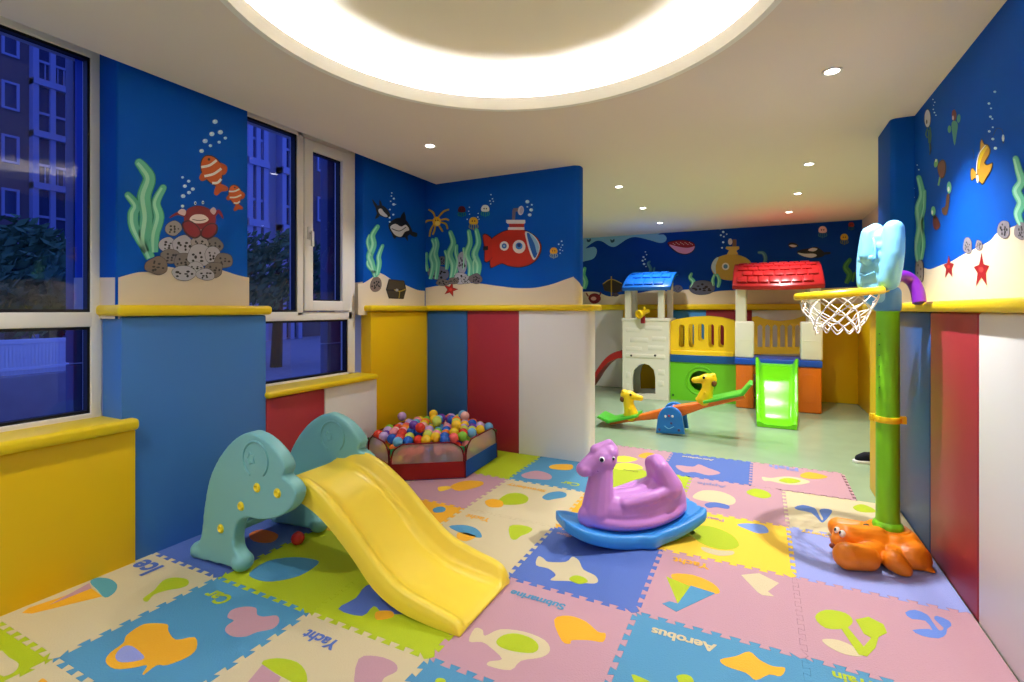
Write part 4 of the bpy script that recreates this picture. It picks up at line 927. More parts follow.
tag(obj('plastic_ball', bm, plastic((196, 34, 30), 0.25), None, 180), 'single red plastic ball lying on the floor beneath the slide', 'ball')

# ================================================================== BALL PIT
HV = [Vector(p) for p in ((-2.757, 2.995, 0), (-2.392, 2.815, 0), (-1.944, 3.128, 0), (-1.979, 3.683, 0), (-2.440, 3.840, 0), (-2.764, 3.600, 0))]
HZ, LZ = 0.268, 0.126
pit = thing('ball_pit', (-2.38, 3.35, 0), 'six-sided pop-up ball pit with mesh windows, full of colourful balls', 'ball pit')
def mesh_mat():
    m = bpy.data.materials.new('sheer_mesh'); m.use_nodes = True; nt = m.node_tree; nt.nodes.clear()
    o = nt.nodes.new('ShaderNodeOutputMaterial'); mx = nt.nodes.new('ShaderNodeMixShader'); t = nt.nodes.new('ShaderNodeBsdfTransparent'); d = nt.nodes.new('ShaderNodeBsdfDiffuse')
    d.inputs[0].default_value = lin((250, 240, 238)); mx.inputs[0].default_value = 0.46
    tl = nt.nodes.new('ShaderNodeBsdfTranslucent'); tl.inputs[0].default_value = lin((250, 242, 240)); m2 = nt.nodes.new('ShaderNodeMixShader'); m2.inputs[0].default_value = 0.5
    nt.links.new(d.outputs[0], m2.inputs[1]); nt.links.new(tl.outputs[0], m2.inputs[2])
    nt.links.new(t.outputs[0], mx.inputs[1]); nt.links.new(m2.outputs[0], mx.inputs[2]); nt.links.new(mx.outputs[0], o.inputs[0]); return m
M_mesh = mesh_mat()
cen = sum(HV, Vector()) / 6
lowc = [(140, 26, 26), (134, 26, 26), (20, 74, 156), (34, 150, 60), (24, 88, 176), (214, 176, 20)]
lown = ['red', 'red', 'blue', 'green', 'blue', 'yellow']
bm = B(); holed(bm, [v + (v - cen) * 0.0 + Vector((0, 0, 0.002)) for v in HV], [], (0, 0, 0.006)); obj('floor_sheet', bm, fabric((30, 80, 150)), pit)
for k in range(6):
    a, b = HV[k], HV[(k + 1) % 6]; d = (b - a); L = d.length; d.normalize(); nn = Vector((d.y, -d.x, 0))
    if nn.dot((a + b) / 2 - cen) < 0: nn = -nn
    up = Vector((0, 0, 1))
    bm = B(); prism(bm, [a + up * .002, b + up * .002, b + up * LZ, a + up * LZ], -nn * 0.005)
    lower = lab(obj('lower_band', bm, fabric(lowc[k]), pit), lown[k] + ' fabric lower band')
    # arched mesh window outline
    r = 0.10; arc = [a + d * .012 + up * LZ]
    P = [(.012, LZ), (.012, HZ - r), (.03, HZ - .045), (.075, HZ - .012), (r + .03, HZ), (L - r - .03, HZ), (L - .075, HZ - .012), (L - .03, HZ - .045), (L - .012, HZ - r), (L - .012, LZ)]
    W = [a + d * s_ + up * z_ for s_, z_ in P]
    Wc = [W[0]] + catmull(W[1:-1], 4) + [W[-1]]
    bm = B(); vs = [bm.verts.new(p - nn * .002) for p in Wc]; bm.faces.new(vs)
    lab(obj('mesh_window', bm, M_mesh, pit, 0, normals=False), 'sheer white mesh window')
    bm = B(); tube(bm, Wc, 0.0055, 8); lab(obj('piping', bm, fabric((110, 20, 30)), pit, 60), 'dark red edge piping')
    c0 = a; prevd = (a - HV[k - 1]).normalized()
    cor = [a + up * (HZ - .02), a + d * .10 + up * (HZ - .012), a + d * .02 + up * (HZ - .11), a + up * LZ, a - prevd * .02 + up * (HZ - .11), a - prevd * .10 + up * (HZ - .012)]
    bm = B()
    for tri in ((a + up * (HZ - .035), a + d * .085 + up * (HZ - .018), a + d * .008 + up * (HZ - .10)), (a + up * (HZ - .035), a - prevd * .085 + up * (HZ - .018), a - prevd * .008 + up * (HZ - .10))):
        prism(bm, [t - (a - cen).normalized() * .004 for t in tri], -(a - cen).normalized() * .004)
    lab(obj('corner_gusset', bm, fabric((40, 140, 80)), pit, 0), 'green corner gusset')
    bm = B(); tube(bm, [a + up * .004, a + up * (HZ - .03)], 0.0055, 8); obj('corner_pole', bm, fabric((90, 18, 28)), pit, 60)
BALLC = [('red', (226, 58, 40)), ('orange', (246, 130, 44)), ('yellow', (250, 208, 40)), ('green', (130, 200, 60)), ('blue', (30, 96, 200)), ('light blue', (110, 180, 226)), ('purple', (110, 60, 170)), ('pink', (244, 150, 160)), ('pale pink', (250, 196, 186)), ('lime', (206, 222, 90)), ('lilac', (200, 170, 226)), ('coral', (240, 96, 96))]
WTS = [9, 8, 11, 8, 12, 10, 4, 15, 13, 10, 7, 9]
BR = 0.038
protos = {}
def ball_at(p):
    n, c = rnd.choices(BALLC, WTS)[0]
    if n not in protos:
        bm = B(); ell(bm, (0, 0, 0), BR, seg=20)
        o = obj('pit_ball', bm, plastic(c, 0.26), None, 180); protos[n] = o
    else:
        o = protos[n].copy(); COL.objects.link(o)
    o.location = p
    tag(o, n + ' plastic ball among the balls in the mesh ball pit', 'ball', n + ' balls in the ball pit', 'thing')
def inside(p, mar):
    for k in range(6):
        a, b = HV[k], HV[(k + 1) % 6]; d = (b - a).normalized(); nn = Vector((d.y, -d.x, 0))
        if nn.dot((a + b) / 2 - cen) < 0: nn = -nn
        if (p - a).dot(nn) > -mar: return False
    return True
def edge_dist(p):
    r = 9
    for k in range(6):
        a, b = HV[k], HV[(k + 1) % 6]; d = (b - a).normalized(); nn = Vector((d.y, -d.x, 0))
        if nn.dot((a + b) / 2 - cen) < 0: nn = -nn
        r = min(r, -(p - a).dot(nn))
    return r
nb = 0
S_ = BR * 2.03
for lay in range(4):
    z = 0.070 + lay * BR * 1.64; ox = (lay % 2) * S_ * 0.5; oy = (lay % 2) * S_ * 0.29
    for i in range(-9, 10):
        for j in range(-9, 10):
            p = Vector((cen.x + ox + i * S_ + (j % 2) * S_ / 2, cen.y + oy + j * S_ * 0.866, 0))
            if not inside(p, BR + 0.012): continue
            ed = edge_dist(p)
            if lay < 2 and (ed > 0.13 or p.x + p.y * .3 < -1.75 and p.y > 3.45): continue
            if lay == 2 and ed > 0.17 : continue
            q = p + Vector((rnd.uniform(-.004, .004), rnd.uniform(-.004, .004), z + rnd.uniform(-.004, .004)))
            if lay == 3: q.z += rnd.uniform(-0.006, 0.022) * min(1, ed / .1) + 0.02 * min(1, ed / .2)
            ball_at(q); nb += 1
for k in range(16):
    a = rnd.uniform(0, 2 * PI); r = rnd.uniform(0, 0.3)
    ball_at(Vector((cen.x + r * math.cos(a), cen.y + r * math.sin(a), 0.070 + 3 * BR * 1.64 + BR * 2.0 + 0.012))); nb += 1
ball_at(Vector((-2.735, 3.38, 0.070 + 3 * BR * 1.64 + 0.075)))
print('balls', nb)

# ================================================================== PURPLE ROCKER
PUR, RBL = (200, 134, 206), (50, 138, 212)
RM = frame((-0.636, 2.725, 0), math.atan2(-0.656, -0.755))
rk = thing('rocking_toy', (-0.645, 2.745, 0), 'purple long-necked rocking animal on a curved blue base', 'rocking toy')
def V3(*p): return RM @ Vector(p)
# base board
bm = B(); rings = []
N = 33
for i in range(N):
    t = -1 + 2 * i / (N - 1); x = 0.405 * t
    zc = 0.105 * abs(t) ** 2.1
    hw = 0.158 - 0.024 * t * t + 0.026 * math.exp(-((t + 0.12) / 0.10) ** 2)
    if t > 0.75: hw -= 0.055 * ((t - 0.75) / 0.25) ** 2
    if t < -0.92: hw -= 0.02 * ((-t - 0.92) / 0.08) ** 2
    th = 0.074 - 0.016 * t * t
    sec = [(-hw + .014, zc), (-hw + .003, zc + .008), (-hw, zc + th * .55), (-hw + .006, zc + th * .92), (-hw + .022, zc + th), (-hw + .04, zc + th - .004), (-hw + .046, zc + th - .012), (0, zc + th - .012), (hw - .046, zc + th - .012), (hw - .04, zc + th - .004), (hw - .022, zc + th), (hw - .006, zc + th * .92), (hw, zc + th * .55), (hw - .003, zc + .008), (hw - .014, zc)]
    rings.append([bm.verts.new((x, y, z)) for y, z in sec])
for A_, C_ in zip(rings, rings[1:]):
    n = len(A_)
    for k in range(n): bm.faces.new((A_[k], A_[(k + 1) % n], C_[(k + 1) % n], C_[k]))
def endcap(r, x):
    for s_, sc in ((0.012, 0.90), (0.018, 0.7)):
        pass
    bm.faces.new(r)
endcap(rings[0], -1); endcap(rings[-1][::-1], 1)
blob('rocker_base', bm, plastic(RBL, 0.36), rk, 0.0065, 7, 0.5, RM).data.name = 'rocker_base'
lab([o for o in rk.children][-1], 'curved blue rocker base')
# body
bm = B()
def z_(x): return 0.105 * (abs(x) / 0.405) ** 2.1 + 0.055
TB = [(0.255, 0.040, 0.17), (0.225, 0.062, 0.23), (0.17, 0.082, 0.265), (0.10, 0.096, 0.262), (0.02, 0.102, 0.262), (-0.06, 0.104, 0.272), (-0.13, 0.102, 0.30), (-0.19, 0.094, 0.335), (-0.245, 0.084, 0.335), (-0.285, 0.066, 0.275)]
TBs = catmull([Vector(t) for t in TB], 6)
for v in TBs:
    x, hw, zt = v; zb = z_(x)
    ell(bm, (x, 0, (zb + zt) / 2), (0.050, hw, (zt - zb) / 2 + 0.004))
    ell(bm, (x, 0, zb + 0.05), (0.050, hw * 1.12, 0.055))
for y in (-0.038, -0.019, 0, 0.019, 0.038):
    cap(bm, (-0.215, y * 1.3, 0.27), (-0.165, y * 1.2, 0.396 - abs(y) * .5), 0.070, 0.046)
for s_ in (-1, 1):
    for (p_, q_) in (((-0.215, s_ * 0.075, 0.275), (-0.10, s_ * 0.085, 0.245)), ((-0.10, s_ * 0.085, 0.245), (0.07, s_ * 0.074, 0.215))): cap(bm, p_, q_, 0.034, 0.030)
cap(bm, (0.195, 0, 0.17), (0.165, 0, 0.41), 0.086, 0.058); cap(bm, (0.245, 0, 0.12), (0.185, 0, 0.30), 0.050, 0.060)
ell(bm, (0.165, 0, 0.440), (0.082, 0.072, 0.070)); cap(bm, (0.18, 0, 0.440), (0.250, 0, 0.405), 0.062, 0.046); ell(bm, (0.268, 0, 0.392), (0.045, 0.050, 0.040))
cap(bm, (0.205, 0, 0.490), (0.125, 0, 0.522), 0.030, 0.022); cap(bm, (0.125, 0, 0.520), (0.095, 0, 0.488), 0.024, 0.022); ell(bm, (0.13, 0, 0.475), (0.055, 0.062, 0.045))
blob('body', bm, plastic(PUR, 0.36), rk, 0.0065, 5, 0.5, RM)
def hside(x, z, s_): # outer side of the head at local x, z
    best = 0.0
    for (cx0, cz0, rx, ry, rz) in ((0.165, 0.440, 0.082, 0.072, 0.070), (0.13, 0.475, 0.055, 0.062, 0.045), (0.215, 0.422, 0.060, 0.056, 0.056)):
        d = 1 - ((x - cx0) / rx) ** 2 - ((z - cz0) / rz) ** 2
        if d > 0: best = max(best, ry * math.sqrt(d))
    return V3(x, s_ * best, z)
for s_ in (-1, 1):
    for (ex, ez, er) in ((0.196, 0.456, 0.88), (0.128, 0.456, 0.62)):
        e = hside(ex, ez, s_); nrm = (RM.to_3x3() @ Vector(((ex - .165) * 6, s_ * 0.95, 0.12))).normalized()
        bm = B(); lathe(bm, [(0, 0.006), (0.009 * er, 0.0055), (0.0165 * er, 0.001), (0.017 * er, -0.010)], e - nrm * .001, 20, axis=nrm); ey = lab(obj('eye', bm, plastic((244, 244, 244), 0.2), rk, 60), 'white eye with dark pupil')
        bm = B(); lathe(bm, [(0, 0.005), (0.008 * er, 0.004), (0.0125 * er, 0.0), (0.0125 * er, -0.008)], e + nrm * .003 + V3(.002, 0, -.001) - V3(0, 0, 0), 16, axis=nrm); obj('pupil', bm, plastic((24, 18, 40), 0.15), ey, 60)
    sm = [hside(x, z, s_) + (RM.to_3x3() @ Vector((0, s_ * .001, 0))) for x, z in ((0.215, 0.392), (0.195, 0.384), (0.165, 0.381), (0.138, 0.386), (0.118, 0.400))]
    bm = B(); tube(bm, catmull(sm, 5), 0.0025, 6); obj('mouth', bm, plastic((140, 70, 150)), rk, 60)
# ================================================================== BASKETBALL STAND
OB, PG, YR, TRP, ELB = (238, 132, 16), (124, 206, 26), (252, 214, 20), (112, 30, 150), (120, 190, 226)
BX, BY = 0.590, 3.155
st = thing('basketball_stand', (BX, BY, 0), 'toddler basketball stand with an orange animal base, green post and elephant backboard', 'basketball stand')
bm = B()
ell(bm, (BX - 0.005, BY - 0.035, 0.03), (0.160, 0.150, 0.092)); ell(bm, (BX + 0.065, BY - 0.09, 0.03), (0.095, 0.10, 0.080))
lathe(bm, [(0, 0.0), (0.16, 0.0), (0.15, 0.06), (0.115, 0.112), (0.10, 0.125), (0.0, 0.125)], (BX, BY - 0.01, 0), 32)
hd = onD(846, 535, 2.52); hd.z = 0.095
cap(bm, hd, (BX - 0.06, BY - 0.08, 0.07), 0.060, 0.075)
ell(bm, hd + Vector((-0.022, -0.018, -0.022)), (0.050, 0.05, 0.042))
fa = onD(839, 522, 2.72); fb = onD(862, 519, 2.66)
cap(bm, (fa.x, fa.y, 0.050), (fb.x + .03, fb.y, 0.06), 0.055, 0.050)
def limb(a, b, r0, r1):
    cap(bm, a, b, r0, r1)
limb(onD(847, 556, 2.385), onD(866, 558, 2.385), 0.062, 0.060); limb(onD(866, 556, 2.40), onD(880, 548, 2.50), 0.052, 0.055)
limb(onD(894, 561, 2.36), onD(902, 569, 2.34), 0.050, 0.042); limb(onD(892, 556, 2.42), onD(889, 546, 2.52), 0.046, 0.055)
limb(onD(915, 561, 2.46), onD(930, 575, 2.36), 0.036, 0.032)
for v in bm.verts: v.co.z = max(v.co.z, 0.001)
base = lab(blob('animal_base', bm, plastic(OB, 0.38), st, 0.0065, 3, 0.5), 'orange animal shaped base with paws')
bm = B(); lathe(bm, [(0.090, 0.112), (0.094, 0.124), (0.088, 0.131), (0.074, 0.128)], (BX, BY - 0.005, 0), 36, closed_prof=True); obj('collar_ring', bm, plastic(OB, 0.38), base)
hp = Vector((BX - 0.10, BY - 0.055, 0.132)); bm = B(); lathe(bm, [(0, 0.004), (0.014, 0.004), (0.016, -0.01)], hp, 16, axis=(-.3, -.2, 1)); obj('filler_hole', bm, M_black, base)
fdir = (Vector((0, 0, 0)) - Vector((0.25, 0.9, -0.3))).normalized()
hdir = Vector((-0.80, -0.42, 0.42)).normalized(); sdir = Vector((-.46, .88, 0))
for s_ in (-1, 1):
    e = hd + Vector((-.02, -.03, .028)) + sdir * 0.018 * s_ + Vector((-0.8, -0.45, 0.2)).normalized() * 0.016
    bm = B(); ell(bm, e - hdir * .004, (0.0150, 0.0150, 0.018)); ey = lab(obj('eye', bm, plastic((246, 244, 236), 0.2), base, 180), 'white eye')
    bm = B(); ell(bm, e + hdir * 0.0055, (0.0078, 0.0078, 0.010)); obj('pupil', bm, plastic((20, 14, 14), 0.2), ey, 180)
bm = B(); ell(bm, hd + Vector((-.062, -.050, -.040)), (0.016, 0.016, 0.013)); lab(obj('nose', bm, plastic((120, 40, 20), 0.3), base, 180), 'dark nose')
# post
bm = B()
lathe(bm, [(0.066, 0.10), (0.068, 0.135), (0.064, 0.148), (0.054, 0.158), (0.052, 0.20), (0.0505, 1.26)], (BX, BY, 0), 16)
obj('post', bm, plastic(PG, 0.34), st, 40)
bm = B(); pb = Vector((BX, BY, 0)); vd = (Vector((0, 0, 0)) - pb).normalized(); sd = Vector((-vd.y, vd.x, 0))
for k in range(6):
    zz = 1.12 - 0.055 * k; c = pb + vd * 0.036 - sd * 0.034; c.z = zz
    box(bm, c.x - .004, c.x + .004, c.y - .004, c.y + .004, zz - .003, zz + .003, .001)
obj('height_notch', bm, M_black if False else plastic((70, 140, 20)), st)
bm = B(); lathe(bm, [(0.048, 0.666), (0.058, 0.666), (0.060, 0.673), (0.060, 0.690), (0.058, 0.697), (0.048, 0.697)], (BX, BY, 0), 28, closed_prof=True)
c = pb - sd * 0.064; box(bm, c.x - .014, c.x + .014, c.y - .012, c.y + .012, 0.664, 0.702, .004); c = pb + sd * 0.062; box(bm, c.x - .014, c.x + .014, c.y - .012, c.y + .012, 0.664, 0.702, .004)
lab(obj('clamp_band', bm, plastic((250, 210, 20)), st), 'yellow clamp band')
# elephant head backboard, local frame: u towards the hoop, w across, z up
FU = Vector((-0.926, -0.378, 0)); FW = Vector((0.378, -0.926, 0))
EM = Matrix(((FU.x, FW.x, 0, BX), (FU.y, FW.y, 0, BY), (0, 0, 1, 0), (0, 0, 0, 1)))
bm = B()
for (z, hw) in ((1.31, .055), (1.36, .078), (1.41, .090), (1.46, .096), (1.51, .096), (1.56, .088), (1.605, .070), (1.64, .045)):
    ell(bm, (.062, 0, z), (.042, hw, 0.05))
for s_ in (-1, 1):
    ear = [(.050, s_ * .088, 1.385), (.046, s_ * .100, 1.45), (.040, s_ * .104, 1.52), (.034, s_ * .098, 1.59), (.030, s_ * .088, 1.645)]
    for k in range(4): cap(bm, ear[k], ear[k + 1], .046, .046)
cap(bm, (0.088, 0, 1.635), (0.092, 0, 1.52), .038, .045)
head = lab(blob('elephant_backboard', bm, plastic(ELB, 0.4), st, 0.007, 5, 0.5, EM), 'light blue elephant head backboard with two big ears')
def EV(u, w, z): return EM @ Vector((u, w, z))
arc = [EV(0.104 - 0.012 * math.sin(a), 0.066 * math.cos(a), 1.50 + 0.13 * math.sin(a)) for k, a in enumerate([PI * (k / 16) for k in range(17)])]
bm = B(); tube(bm, arc, 0.006, 8); obj('face_ridge', bm, plastic(ELB, 0.4), head, 60)
for s_ in (-1, 1):
    bm = B(); ell(bm, EV(0.108, s_ * .045, 1.505), (0.014, 0.014, 0.018)); obj('eye_bump', bm, plastic(ELB, 0.4), head, 180)
bm = B(); tube(bm, catmull([EV(0.098, -.055, 1.435), EV(.110, 0, 1.42), EV(.098, .055, 1.435)], 6), 0.006, 8); obj('brow_ridge', bm, plastic(ELB, 0.4), head, 60)
bm = B(); lathe(bm, [(0, 1.235), (0.056, 1.235), (0.058, 1.25), (0.058, 1.34), (0.045, 1.36), (0, 1.36)], (BX, BY, 0), 24); cap(bm, EV(.04, 0, 1.275), EV(.075, .01, 1.32), .040, .045)
lab(blob('neck_socket', bm, plastic((74, 140, 196), 0.4), st, 0.008, 4), 'blue neck socket')
# trunk at the back
tp = catmull([onD(888, 284, 2.58), onD(900, 276, 2.60), onD(911, 280, 2.60), onD(917, 290, 2.58), onD(919.5, 303, 2.56)], 6)
bm = B(); tube(bm, tp, [0.030] * len(tp), 16); lab(obj('trunk_handle', bm, plastic(TRP, 0.34), st, 60), 'purple curved trunk at the back')
# hoop
HCN = Vector((0.362, 3.062, 1.328)); HR = 0.180
hu = Vector((FU.x, FU.y, -0.09)).normalized(); hw_ = FW.copy(); hn = hu.cross(hw_).normalized()
if hn.z < 0: hn = -hn
ringp = [HCN + (hu * math.cos(2 * PI * k / 56) + hw_ * math.sin(2 * PI * k / 56)) * HR for k in range(56)]
bm = B(); t = B(); rg = []
for k, p in enumerate(ringp):
    rad = (p - HCN).normalized(); sec = [(-.020, -.010), (-.016, .012), (-.006, .018), (.012, .016), (.020, .006), (.021, -.012), (.014, -.018), (-.012, -.016)]
    rg.append([t.verts.new(p + rad * a + hn * b) for a, b in sec])
for k in range(56):
    A_, C_ = rg[k], rg[(k + 1) % 56]
    for q in range(8): t.faces.new((A_[q], A_[(q + 1) % 8], C_[(q + 1) % 8], C_[q]))
merge(bm, t)
hoop = lab(obj('hoop', bm, plastic(YR, 0.32), st, 50), 'yellow hoop')
at_ = HCN - hu * HR
bm = B(); prism(bm, [at_ + hw_ * .06 + hu * .02 + hn * -.014, at_ + hw_ * .05 - hu * .05 + hn * -.014, at_ - hw_ * .05 - hu * .05 + hn * -.014, at_ - hw_ * .06 + hu * .02 + hn * -.014], hn * .03, .006)
obj('hoop_bracket', bm, plastic(YR, 0.32), hoop)
# net: diamond strands
bm = B(); NS = 12
lev = [(0.0, 1.0, -.014), (1, .97, -.05), (2, .88, -.085), (3, .76, -.115), (4, .66, -.145), (5, .60, -.165)]
def NP(k, L, h):
    a = 2 * PI * (k + 0.5 * h) / NS; q = lev[L]
    j = .008 * math.sin(k * 2.7 + L * 1.9)
    p = HCN + (hu * math.cos(a) + hw_ * math.sin(a)) * (HR * 0.93 * q[1] + j) + hn * (-.006); p.z += q[2] + .01 * math.sin(k * 1.7 + L) * (L > 0); return p
for k in range(NS):
    for sg in (1, -1):
        pts = [NP(k + sg * 0.5 * L, L, 0) for L in range(6)]
        tube(bm, catmull(pts, 3), 0.0030, 6)
for k in range(NS):
    a, b = NP(k + 2.5, 5, 0), NP(k + 3.5, 5, 0); m = (a + b) / 2; m.z -= .03; tube(bm, catmull([a, m, b], 5), 0.003, 6)
lab(obj('net', bm, mat('net_cord', (240, 236, 226), 0.8, 0.2), st, 60), 'white cord net')

# ================================================================== SEESAW
def pS(p, Y=5.20): return onY(590 + p[0] / 7.877, 370 + p[1] / 7.877, Y)
SY0, SY1 = 5.17, 5.43
see = thing('seesaw', (-0.82, 5.3, -0.012), 'orange seesaw with green seats, yellow animal heads and a blue middle stand', 'seesaw')
M_or, M_gr, M_ye, M_bl = plastic((240, 116, 30)), plastic((78, 190, 50)), plastic((250, 210, 20)), plastic((24, 118, 206))
p0, p1 = pS((165, 425), 5.25), pS((1205, 215), 5.25)
ax = (p1 - p0).normalized(); up = Vector((-ax.z, 0, ax.x)); L = (p1 - p0).length
def SP(s, h): return p0 + ax * (s * L) + up * h
bm = B()
prism(bm, [SP(-.01, -.01), SP(.2, -.022), SP(.36, -.045), SP(.45, -.075), SP(.52, -.075), SP(.6, -.055), SP(.72, -.03), SP(1.01, -.02), SP(1.01, .02), SP(.7, .03), SP(.5, .045), SP(.3, .03), SP(-.01, .02)], (0, 0.13, 0), 0.012)
bm.transform(Matrix.Translation((0, 0.0, 0))); lab(obj('beam', bm, M_or, see), 'orange beam')
def seat(s0, s1, s2, lbl):
    bm = B(); h = .022
    prism(bm, [SP(s0, h), SP(s1, h), SP(s2, h + .085), SP(s2 - (.018 if s2 > s1 else -.018), h + .10), SP(s1 - (.015 if s2 > s1 else -.015), h + .028), SP(s0, h + .026)], (0, 0.30, 0), 0.010)
    bm.transform(Matrix.Translation((0, -0.08, 0))); o = lab(obj('seat', bm, M_gr, see), lbl)
    return o
seat(.235, -.005, -.085, 'green seat at the lowered end'); seat(.735, 1.01, 1.09, 'green seat at the raised end')
def head_(s, sg, lbl):
    bm = B(); b = SP(s, .045); b.y = 5.30
    def H(x, y, z): return b + Vector((x * sg, y, z))
    cap(bm, H(.01, 0, 0), H(-.02, 0, .10), .076, .056); cap(bm, H(-.02, 0, .10), H(-.03, 0, .20), .056, .060); ell(bm, H(-.025, 0, .205), (.085, .060, .055)); cap(bm, H(.02, 0, .20), H(.105, 0, .185), .040, .030); ell(bm, H(-.07, 0, .245), (.03, .04, .022)); ell(bm, H(.01, 0, .0), (.09, .07, .03))
    o = lab(blob('animal_head', bm, M_ye, see, .008, 4), lbl)
    for sy in (-1, 1):
        bm = B(); ell(bm, H(.012, sy * .052, .222), (.013, .010, .014)); lab(obj('eye', bm, M_black, o, 180), 'dark eye')
        bm = B(); ell(bm, H(-.082, sy * .040, .165), (.024, .020, .030)); lab(obj('ear', bm, plastic((110, 60, 20)), o, 180), 'brown ear')
    bm = B(); tube(bm, [H(.0, -.09, .075), H(.0, .09, .075)], .012, 10); obj('grip', bm, M_ye, o)
head_(.165, 1, 'yellow animal head at the lowered end'); head_(.745, -1, 'yellow animal head at the raised end')
fr = [(518, 497), (526, 420), (535, 365), (560, 318), (590, 298), (625, 290), (665, 300), (700, 325), (722, 365), (734, 430), (746, 510)]
for (y, nm) in ((5.14, 'front'), (5.42, 'rear')):
    P = [pS(p, 5.14) for p in fr]
    P = catmull(P, 3)
    for v in P: v.y = y; v.z = max(v.z, -0.011)
    bm = B(); prism(bm, P, (0, 0.055, 0), 0.014); o = lab(obj('stand_plate', bm, M_bl, see), 'blue rounded stand plate')
    if nm == 'front':
        for q in ((640, 420, .010), (545, 470, .012), (700, 475, .012)):
            c = pS(q[:2], 5.139); bm = B(); lathe(bm, [(0, .004), (q[2], .003), (q[2] + .003, -.004)], c, 14, axis=(0, -1, 0)); obj('bolt_cap', bm, plastic((70, 60, 110)), o)
        for sx in (-1, 1):
            c = pS((622 + sx * 28, 365), 5.139); bm = B(); ell(bm, c, (.012, .005, .013)); obj('eye', bm, plastic((235, 235, 240)), o, 180)
        c = pS((622, 362), 5.137); bm = B(); ell(bm, c, (.011, .008, .011)); obj('nose', bm, plastic((200, 40, 60)), o, 180)
        bm = B(); tube(bm, catmull([pS(q, 5.138) for q in ((585, 440), (620, 462), (660, 445))], 5), .004, 6); obj('mouth', bm, plastic((120, 190, 236)), o)
c = pS((636, 315), 5.2); bm = B(); tube(bm, [(c.x, 5.15, c.z), (c.x, 5.47, c.z)], .022, 14); obj('axle', bm, M_bl, see)

# ================================================================== PLAY STRUCTURE
ps = thing('play_structure', (-0.6, 7.2, -0.012), 'big plastic play structure with a blue-roofed tower, red-roofed turret and green slide', 'play structure')
IV, LM, ORG, BLU, RED_, YEL = plastic((236, 230, 214), 0.45), plastic((112, 204, 30)), plastic((226, 112, 24)), plastic((20, 104, 206)), plastic((170, 28, 30)), plastic((248, 206, 24))
FZ = -0.012
def q(px, py, Y): return onY(px, py, Y)
def rectw(a, b, z0, z1, Y): return [Vector((a, Y, z0)), Vector((b, Y, z0)), Vector((b, Y, z1)), Vector((a, Y, z1))]
YT = 7.10
tx0, tx1 = q(622.5, 350, YT).x, q(668.8, 350, YT).x
tz = q(640, 319, YT).z
# tower body
arch = [(632.6, 394), (632.4, 378), (634, 370), (639, 365), (644, 363.5), (649, 365), (654, 370), (655.4, 378), (655.4, 394)]
bm = B(); holed(bm, rectw(tx0, tx1, FZ, tz, YT), [[q(a, b, YT) for a, b in arch]], (0, .05, 0))
front = lab(obj('tower_wall', bm, IV, ps), 'ivory tower front with an arched crawl hole')
bm = B(); holed(bm, rectw(tx0, tx1, FZ, tz, YT + .50), [[Vector((v.x, YT + .50, v.z)) for v in [q(a, b, YT) for a, b in arch]]], (0, .05, 0)); obj('tower_wall', bm, IV, ps)
for x in (tx0, tx1 - .05):
    bm = B(); box(bm, x, x + .05, YT + .05, YT + .50, FZ, tz, .006); obj('tower_wall', bm, IV, ps)
bm = B(); box(bm, tx0 - .012, tx1 + .012, YT - .012, YT + .562, tz - .03, tz + .012, .008)
obj('tower_rim', bm, IV, ps)
bm = B(); box(bm, tx0 + .05, tx1 - .05, YT + .05, YT + .5, .50, .54, .004); obj('tower_deck', bm, BLU, ps)
# relief stones & panel seam on the front
for (a, b, c, d) in ((626, 328, 640, 332), (645, 326, 662, 330), (630, 338, 648, 342), (652, 337, 666, 341), (626, 347, 642, 350.5), (648, 346, 664, 350), (626, 372, 630.5, 378), (658, 370, 665, 375), (657.5, 381, 664, 386), (626, 384, 630.5, 390)):
    v0, v1 = q(a, d, YT), q(c, b, YT); bm = B(); box(bm, v0.x, v1.x, YT - .0035, YT + .01, v0.z, v1.z, .003, 2); obj('stone_relief', bm, IV, front)
v0, v1 = q(626, 357, YT), q(665, 355, YT); bm = B(); box(bm, v0.x, v1.x, YT - .010, YT + .01, v0.z, v1.z, .004, 2); obj('panel_ridge', bm, IV, front)
for a in (631.3, 655.2):
    c = q(a, 355.5, YT); bm = B(); lathe(bm, [(0, .004), (.014, .003), (.016, -.004)], c + Vector((0, -.011, 0)), 14, axis=(0, -1, 0)); obj('bolt_cap', bm, M_black, front)
ptop = q(640, 288, YT).z
for (a, b, y) in ((624.6, 630.8, YT + .0), (657.6, 664.2, YT + .0)):
    bm = B(); box(bm, q(a, 300, YT).x, q(b, 300, YT).x, y, y + .08, tz, ptop + .03, .012); obj('tower_post', bm, IV, ps)
for x in (tx0 + .02, tx1 - .10):
    bm = B(); box(bm, x, x + .08, YT + .46, YT + .54, tz, ptop + .10, .012); obj('tower_post', bm, IV, ps)
